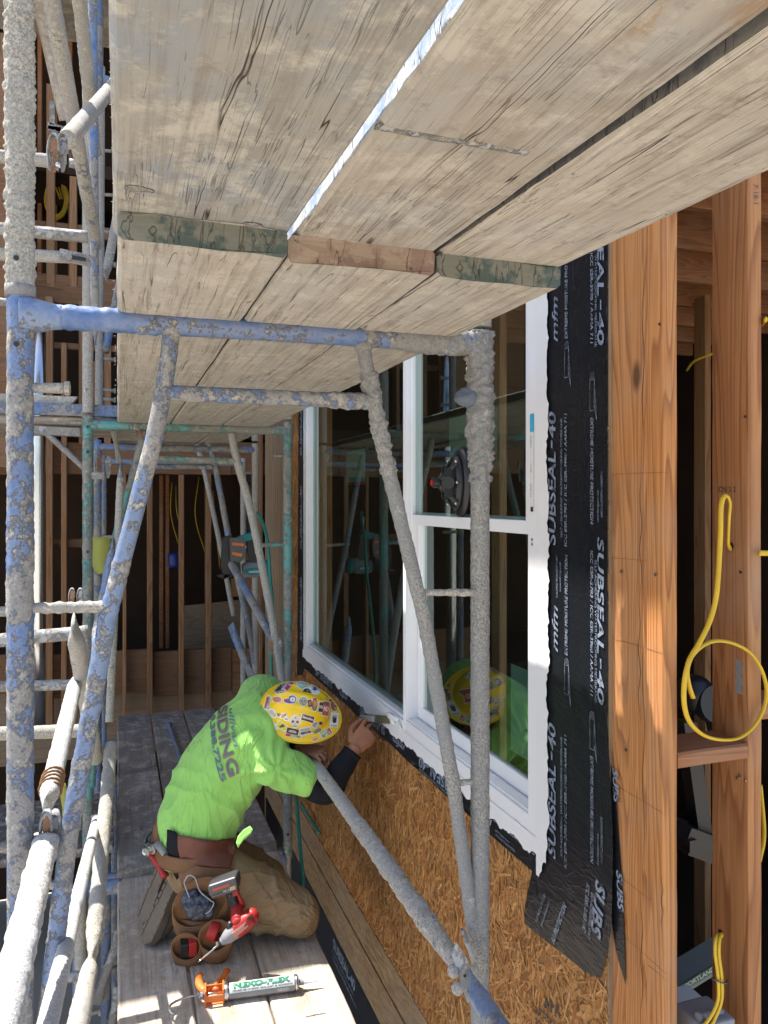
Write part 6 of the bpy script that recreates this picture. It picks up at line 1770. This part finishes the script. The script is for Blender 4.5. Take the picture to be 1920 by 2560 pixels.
# plastic bag of fixings in the big pouch
m = MB(); limb(m, [atD(408,1935,2.72), atD(425,1955,2.70), atD(455,1965,2.71)], [(.03,.02),(.045,.03),(.03,.02)], (1,0,0)); bg_ = voxel(m, .005, 1); displace(bg_, lambda p: .012*fbm(p*45, 3))
t_ = NT('dark_bag_contents', .25); t_.color((.05,.06,.09)); t_.bump(t_.noise(t_.co(), 60, 4), .6, .01)
solo('fixings_bag', bg_, t_.m, 'crumpled dark plastic bag in the largest pouch', 'bag', loc=tuple(atD(430,1955,2.71)))
m = MB(); m.tube([atD(px, py, 2.69) for px, py in ((398,1905),(406,1892),(420,1895),(432,1925),(455,1945),(462,1952),(448,1972),(425,1968),(412,1945),(400,1915),(398,1905))], .0022, n=6, step=.008, curve=True)
solo('bag_rim', m, M['mesh_bag'], 'clear curled plastic edge standing above the largest pouch', 'plastic edge', loc=tuple(atD(420,1930,2.69)))
# tape measures
for (cx, cy, lb, d) in ((462,2015,'red tape measure in the right hand pouch',2.685), (408,2045,'black and red tape measure in the left pouch',2.69)):
    c = atD(cx, cy, d); T_ = Thing('tape_measure', lb, 'tape measure', tuple(c), 'tape measures in the pouches')
    q = MB(); q.tube([c+V(-.014,.01,.012), c+V(.014,-.004,-.0)], .032, n=20, step=.01) if cx > 440 else q.obox(c+V(.012,0,0), (.014,0,0), (0,.018,.004), (0,-.004,.026)); T_.part('case', q, M['red'], bevel=.003)
    q = MB(); q.obox(c+V(-.016,0,0) if cx < 440 else c+V(.016,-.01,-.022), (.013,0,0), (0,.018,.004), (0,-.004,.024) if cx < 440 else (0,0,.008)); T_.part('grip', q, M['black'] if cx < 440 else M['steel'], bevel=.003)
# hammer
H = Thing('hammer', 'red handled claw hammer hooked on the side of the tool belt', 'hammer', tuple(atD(330,1840,2.86)))
q = MB(); q.tube([atD(318,1838,2.84), atD(336,1830,2.86)], .014, n=16, step=.01); q.disc(atD(318,1838,2.84), (-.6,-.7,-.2), .0165, .010, 20); q.disc(atD(330,1832,2.85), (-.6,-.7,-.2), .019, .01, 20); H.part('head', q, M['steel'])
q = MB(); q.tube([atD(312,1842,2.845), atD(318,1838,2.84)], .0165, n=20, step=.01); H.part('face', q, M['steel'])
q = MB(); q.tube([atD(314,1820,2.87), atD(316,1808,2.88), atD(324,1797,2.89), atD(337,1790,2.90)], .01, n=10, curve=True, rfun=lambda l, t: (.014*(1-.8*l/t), .008)); q.tube([atD(334,1832,2.87), atD(314,1822,2.87)], .011, n=12); H.part('claw', q, M['dark_steel'])
q = MB(); q.tube([atD(326,1843,2.86), atD(343,1868,2.84), atD(358,1895,2.82)], .0135, n=14, step=.01, rfun=lambda l, t: (.011+.004*l/t, .014)); H.part('handle', q, M['red'])
q = MB(); q.tube([atD(338,1822,2.84), atD(352,1838,2.82), atD(365,1858,2.81)], .013, n=14); H2 = solo('cat_paw_bar', q, M['grey_plastic'], 'grey tool loop and bar next to the hammer head', 'tool', loc=tuple(atD(350,1838,2.82)))
q = MB(); q.tube([atD(362,1868,2.82)+V(.022*math.cos(a), 0, .016*math.sin(a)) for a in [2*math.pi*i/20 for i in range(21)]], .003, n=8); solo('hammer_loop', q, M['dark_steel'], 'steel loop that holds the hammer on the belt', 'loop', loc=tuple(atD(362,1868,2.82)))
# impact driver
ID = Thing('impact_driver', 'red and black cordless impact driver hanging on the belt', 'cordless driver', tuple(atD(490,1950,2.66)))
e_r = (atD(525,1890,2.66)-atD(450,1915,2.66)).normalized()      # along battery
e_d = (atD(505,1990,2.63)-atD(490,1925,2.63)).normalized()      # down the grip
e_n = e_r.cross(e_d).normalized()
if e_n.dot(V(0,-1,0)) < 0: e_n = -e_n
bc = atD(485,1907,2.665)
q = MB(); q.obox(bc, e_r*.052, e_d*.020, e_n*.034); q.obox(bc+e_d*.020, e_r*.048, e_d*.012, e_n*.030); ID.part('battery', q, M['dark_steel'], bevel=.008)
q = MB(); q.obox(bc+e_n*.0345-e_d*.002+e_r*-.005, e_r*.030, e_d*.004, e_n*.001, (.42,.08,.04)); q.obox(bc+e_n*.0345+e_d*.012+e_r*.034, e_r*.010, e_d*.006, e_n*.001, (.5,.35,.2))
put_text(q, 'XC 5.0', bc+e_n*.0365+e_d*.016+e_r*.0, e_r, -e_d, .007, width=.028, col=(.7,.7,.7)); ID.part('battery_label', q, M['print'])
q = MB(); limb(q, [bc+e_d*.03+e_r*.012, bc+e_d*.065+e_r*.016, bc+e_d*.098+e_r*.024], [(.019,.017),(.016,.016),(.018,.018)], tuple(e_r), n=16); ID.part('grip', q, M['black'])
for k in range(7):
    pass
q = MB()
for k in range(8): c_ = bc+e_d*(.040+.0065*k)+e_r*.0105; q.tube([c_-e_r*.010+e_n*.013, c_+e_n*.0175, c_+e_r*.010+e_n*.013], .0018, n=6)
ID.part('grip_ribs', q, M['dark_steel'])
q = MB(); q.obox(bc+e_d*.036+e_r*.030, e_r*.012, e_d*.014, e_n*.014); limb(q, [bc+e_d*.045+e_r*.036, bc+e_d*.098+e_r*.045], [.006,.009], tuple(e_r))
hA = bc+e_d*.118+e_r*.060; hB = bc+e_d*.138+e_r*-.012
ax = (atD(520,2000,2.62)-atD(452,2058,2.58)).normalized(); hc = atD(522,1998,2.62)
limb(q, [hc+ax*.046, hc+ax*.015, hc-ax*.020], [.026,.031,.029], tuple(e_n), n=20); limb(q, [hc+V(0,0,.02)-ax*.015, bc+e_d*.092+e_r*.024], [.024,.020], tuple(e_n), n=16); ID.part('housing', q, M['red'])
q = MB(); q.obox(hc+e_n*.030-ax*.0, ax*.028, ax.cross(e_n)*.010, e_n*.002, (.55,.22,.16)); put_text(q, 'Milwaukee', hc+e_n*.0335-ax*.024-ax.cross(e_n)*.004*(1), ax, ax.cross(e_n)*(-1 if ax.cross(e_n).z < 0 else 1), .008, width=.046, col=(.75,.7,.68), shear=.2)
for k in range(4): q.obox(hc+ax*(.030+.006*k)+e_n*.026+V(0,0,.010), ax*.0018, V(0,0,.009), e_n*.002, (.02,.02,.02))
ID.part('housing_label', q, M['print'])
q = MB(); limb(q, [hc-ax*.018, hc-ax*.055, hc-ax*.075], [.028,.023,.014], tuple(e_n), n=20); ID.part('nose', q, M['grey_plastic'])
q = MB(); q.tube([hc-ax*.074, hc-ax*.090], .0085, n=16); ID.part('chuck', q, M['black'])
q = MB(); q.tube([hc-ax*.088, hc-ax*.160], .0035, n=6); q.tube([hc-ax*.160, hc-ax*.172], .0035, n=6, rfun=lambda l, t: .0035*(1-.7*l/t)); q.tube([hc-ax*.10+V(.008,0,.005), hc-ax*.155+V(.006,0,.004)], .0022, n=6); ID.part('bit', q, M['steel'])
q = MB(); limb(q, [hc-ax*.02+V(-.02,0,.022), hc-ax*.035+V(-.012,0,.010)], [.013,.010], tuple(e_n)); ID.part('trigger', q, M['black'])
# scraper in the right hand, peeled tape on its blade
f1_ = TR((.150,.040,.020))
SCR = Thing('scraper', 'small grey putty scraper held against the sill flashing', 'scraper', tuple(f1_))
f1 = TR((.150,.040,.020)); f2 = atX(843,1555,WX-.018)
q = MB(); q.tube([f1-(f2-f1).normalized()*.035, f1, f1.lerp(f2, .35)], .012, n=14, step=.006, rfun=lambda l, t: (.013, .007)); SCR.part('handle', q, M['grey_plastic'])
dd_ = (f2-f1).normalized(); sd = V(0,.7,.7); sd = (sd-dd_*sd.dot(dd_)).normalized()
q = MB(); q.obox(f1.lerp(f2, .65), dd_*((f2-f1).length*.36), sd*.015, dd_.cross(sd)*.0008); SCR.part('blade', q, M['steel'])
m = MB()
for (a, b, w) in (((838,1545),(862,1556),.010), ((845,1550),(853,1565),.006), ((862,1556),(868,1575),.004)):
    p = atX(*a, WX-.022); q_ = atX(*b, WX-.020); m.tube([p, p.lerp(q_, .5)+V(-.008,0,.004), q_], w, n=8, step=.006, amp=.004, freq=70, rfun=lambda l, t: (w, w*.3), curve=True)
solo('peeled_tape', m, M['white_tape'], 'curled scrap of white tape peeling at the scraper blade', 'tape scrap', loc=tuple(atX(855,1555,WX-.02)))

# ------------------------------------------------------------------ caulking gun on the deck
zc = ZD+.0265
ca = atZ(452, 2148, zc); cb = atZ(640, 2123, zc); tip = atZ(696, 2118, zc-.004)
cg = Thing('caulking_gun', 'orange caulking gun loaded with silver sealant cartridge lying on sunlit planks', 'caulking gun', tuple(ca))
ux = (cb-ca).normalized(); uy = V(0,0,1).cross(ux)      # uy points away from camera
L_ = (cb-ca).length
q = MB()
q.obox(ca+ux*-.012, ux*.003, uy*.025, V(0,0,.025)); q.obox(ca+ux*.045, ux*.003, uy*.026, V(0,0,.026))
q.obox(ca+ux*.016+uy*.024, ux*.028, uy*.002, V(0,0,.016)); q.obox(ca+ux*.016-uy*.024, ux*.028, uy*.002, V(0,0,.010)); q.obox(ca+ux*.016-V(0,0,.024), ux*.028, uy*.016, V(0,0,.002))
cg.part('body', q, M['orange'], bevel=.003)
q = MB(); limb(q, [ca+ux*-.010+uy*.015, ca+ux*-.028+uy*.045+V(0,0,.0), ca+ux*-.036+uy*.085, ca+ux*-.030+uy*.112], [(.012,.012),(.014,.011),(.012,.009),(.010,.008)], tuple(ux)); cg.part('handle', q, M['orange'])
q = MB(); limb(q, [ca+ux*.020+uy*.020, ca+ux*.030+uy*.055, ca+ux*.050+uy*.090, ca+ux*.058+uy*.118], [(.012,.010),(.011,.009),(.011,.008),(.012,.008)], tuple(ux)); cg.part('trigger', q, M['orange'])
q = MB(); q.tube([ca+ux*-.03+V(0,0,.004), ca+ux*.05], .004, n=10); q.tube([ca+ux*-.03+V(0,0,.004), ca+ux*-.085+uy*-.004, ca+ux*-.118+uy*-.025, ca+ux*-.122+uy*-.055, ca+ux*-.105+uy*-.075], .0036, n=10, curve=True); q.disc(ca+ux*-.02, -ux, .012, .01, 14); cg.part('rod', q, M['steel'])
ct = Thing('sealant_cartridge', 'silver sealant cartridge with white and green label in the orange gun', 'cartridge', tuple(cb))
s0 = ca+ux*.048
q = MB(); q.tube([s0, s0+ux*.013], .0262, n=32, step=.004); q.tube([s0+ux*.013, cb-ux*.004], .0242, n=32, step=.02); q.tube([cb-ux*.004, cb+ux*.002], .0258, n=32, step=.004); ct.part('tube', q, M['steel'])
q = MB(); q.disc(cb+ux*.002, ux, .024, .006, 24, r2=.020); q.disc(cb+ux*.008, ux, .009, .016, 16); ct.part('end_cap', q, M['grey_plastic'])
q = MB(); q.tube([cb+ux*.012, tip], .008, n=14, step=.01, rfun=lambda l, t: .0085-.0065*l/t); ct.part('nozzle', q, M['vinyl'])
# label wrapped on the cartridge
q = MB(); la = s0+ux*.016; Ll = (cb-s0).length-.024
def wrap(x, ang, r): return la+ux*x+(V(0,0,1)*math.cos(ang)+uy*math.sin(ang))*r
def band(a0, a1, x0, x1, r, col):
    n_ = 12; vs = []
    for i in range(n_+1):
        a = a0+(a1-a0)*i/n_
        vs += [wrap(x0, a, r), wrap(x1, a, r)]
    q.add(vs, [(2*i, 2*i+1, 2*i+3, 2*i+2) for i in range(n_)], col, True)
band(-1.25, 1.0, 0, Ll, .0246, (.55,.57,.57)); band(-2.0, -1.27, 0, Ll, .0246, (.20,.21,.23))
def wrap_text(s, x, ang, h, width, col, **k):
    vs, fs, x0, x1, y0, y1 = text_geo(s, k.get('bold', .02), 0)
    r = .0263 if h > .01 else .0253
    q.add([wrap(x+(v[0]-x0)/(x1-x0)*width, ang+(v[1]*h/.73)/r, r) for v in vs], fs, col)
wrap_text('NEXO·FLEX' if False else 'NEXO-FLEX', .012, -.66, .0165, Ll-.024, (.005,.17,.09), bold=.07)
wrap_text('PREMIUM HYBRID SEALANT & ADHESIVE', .010, -1.08, .0050, Ll-.016, (.06,.10,.10))
wrap_text('NEXO', Ll-.055, -1.75, .009, .035, (.55,.56,.58))
ct.part('label', q, M['print'])
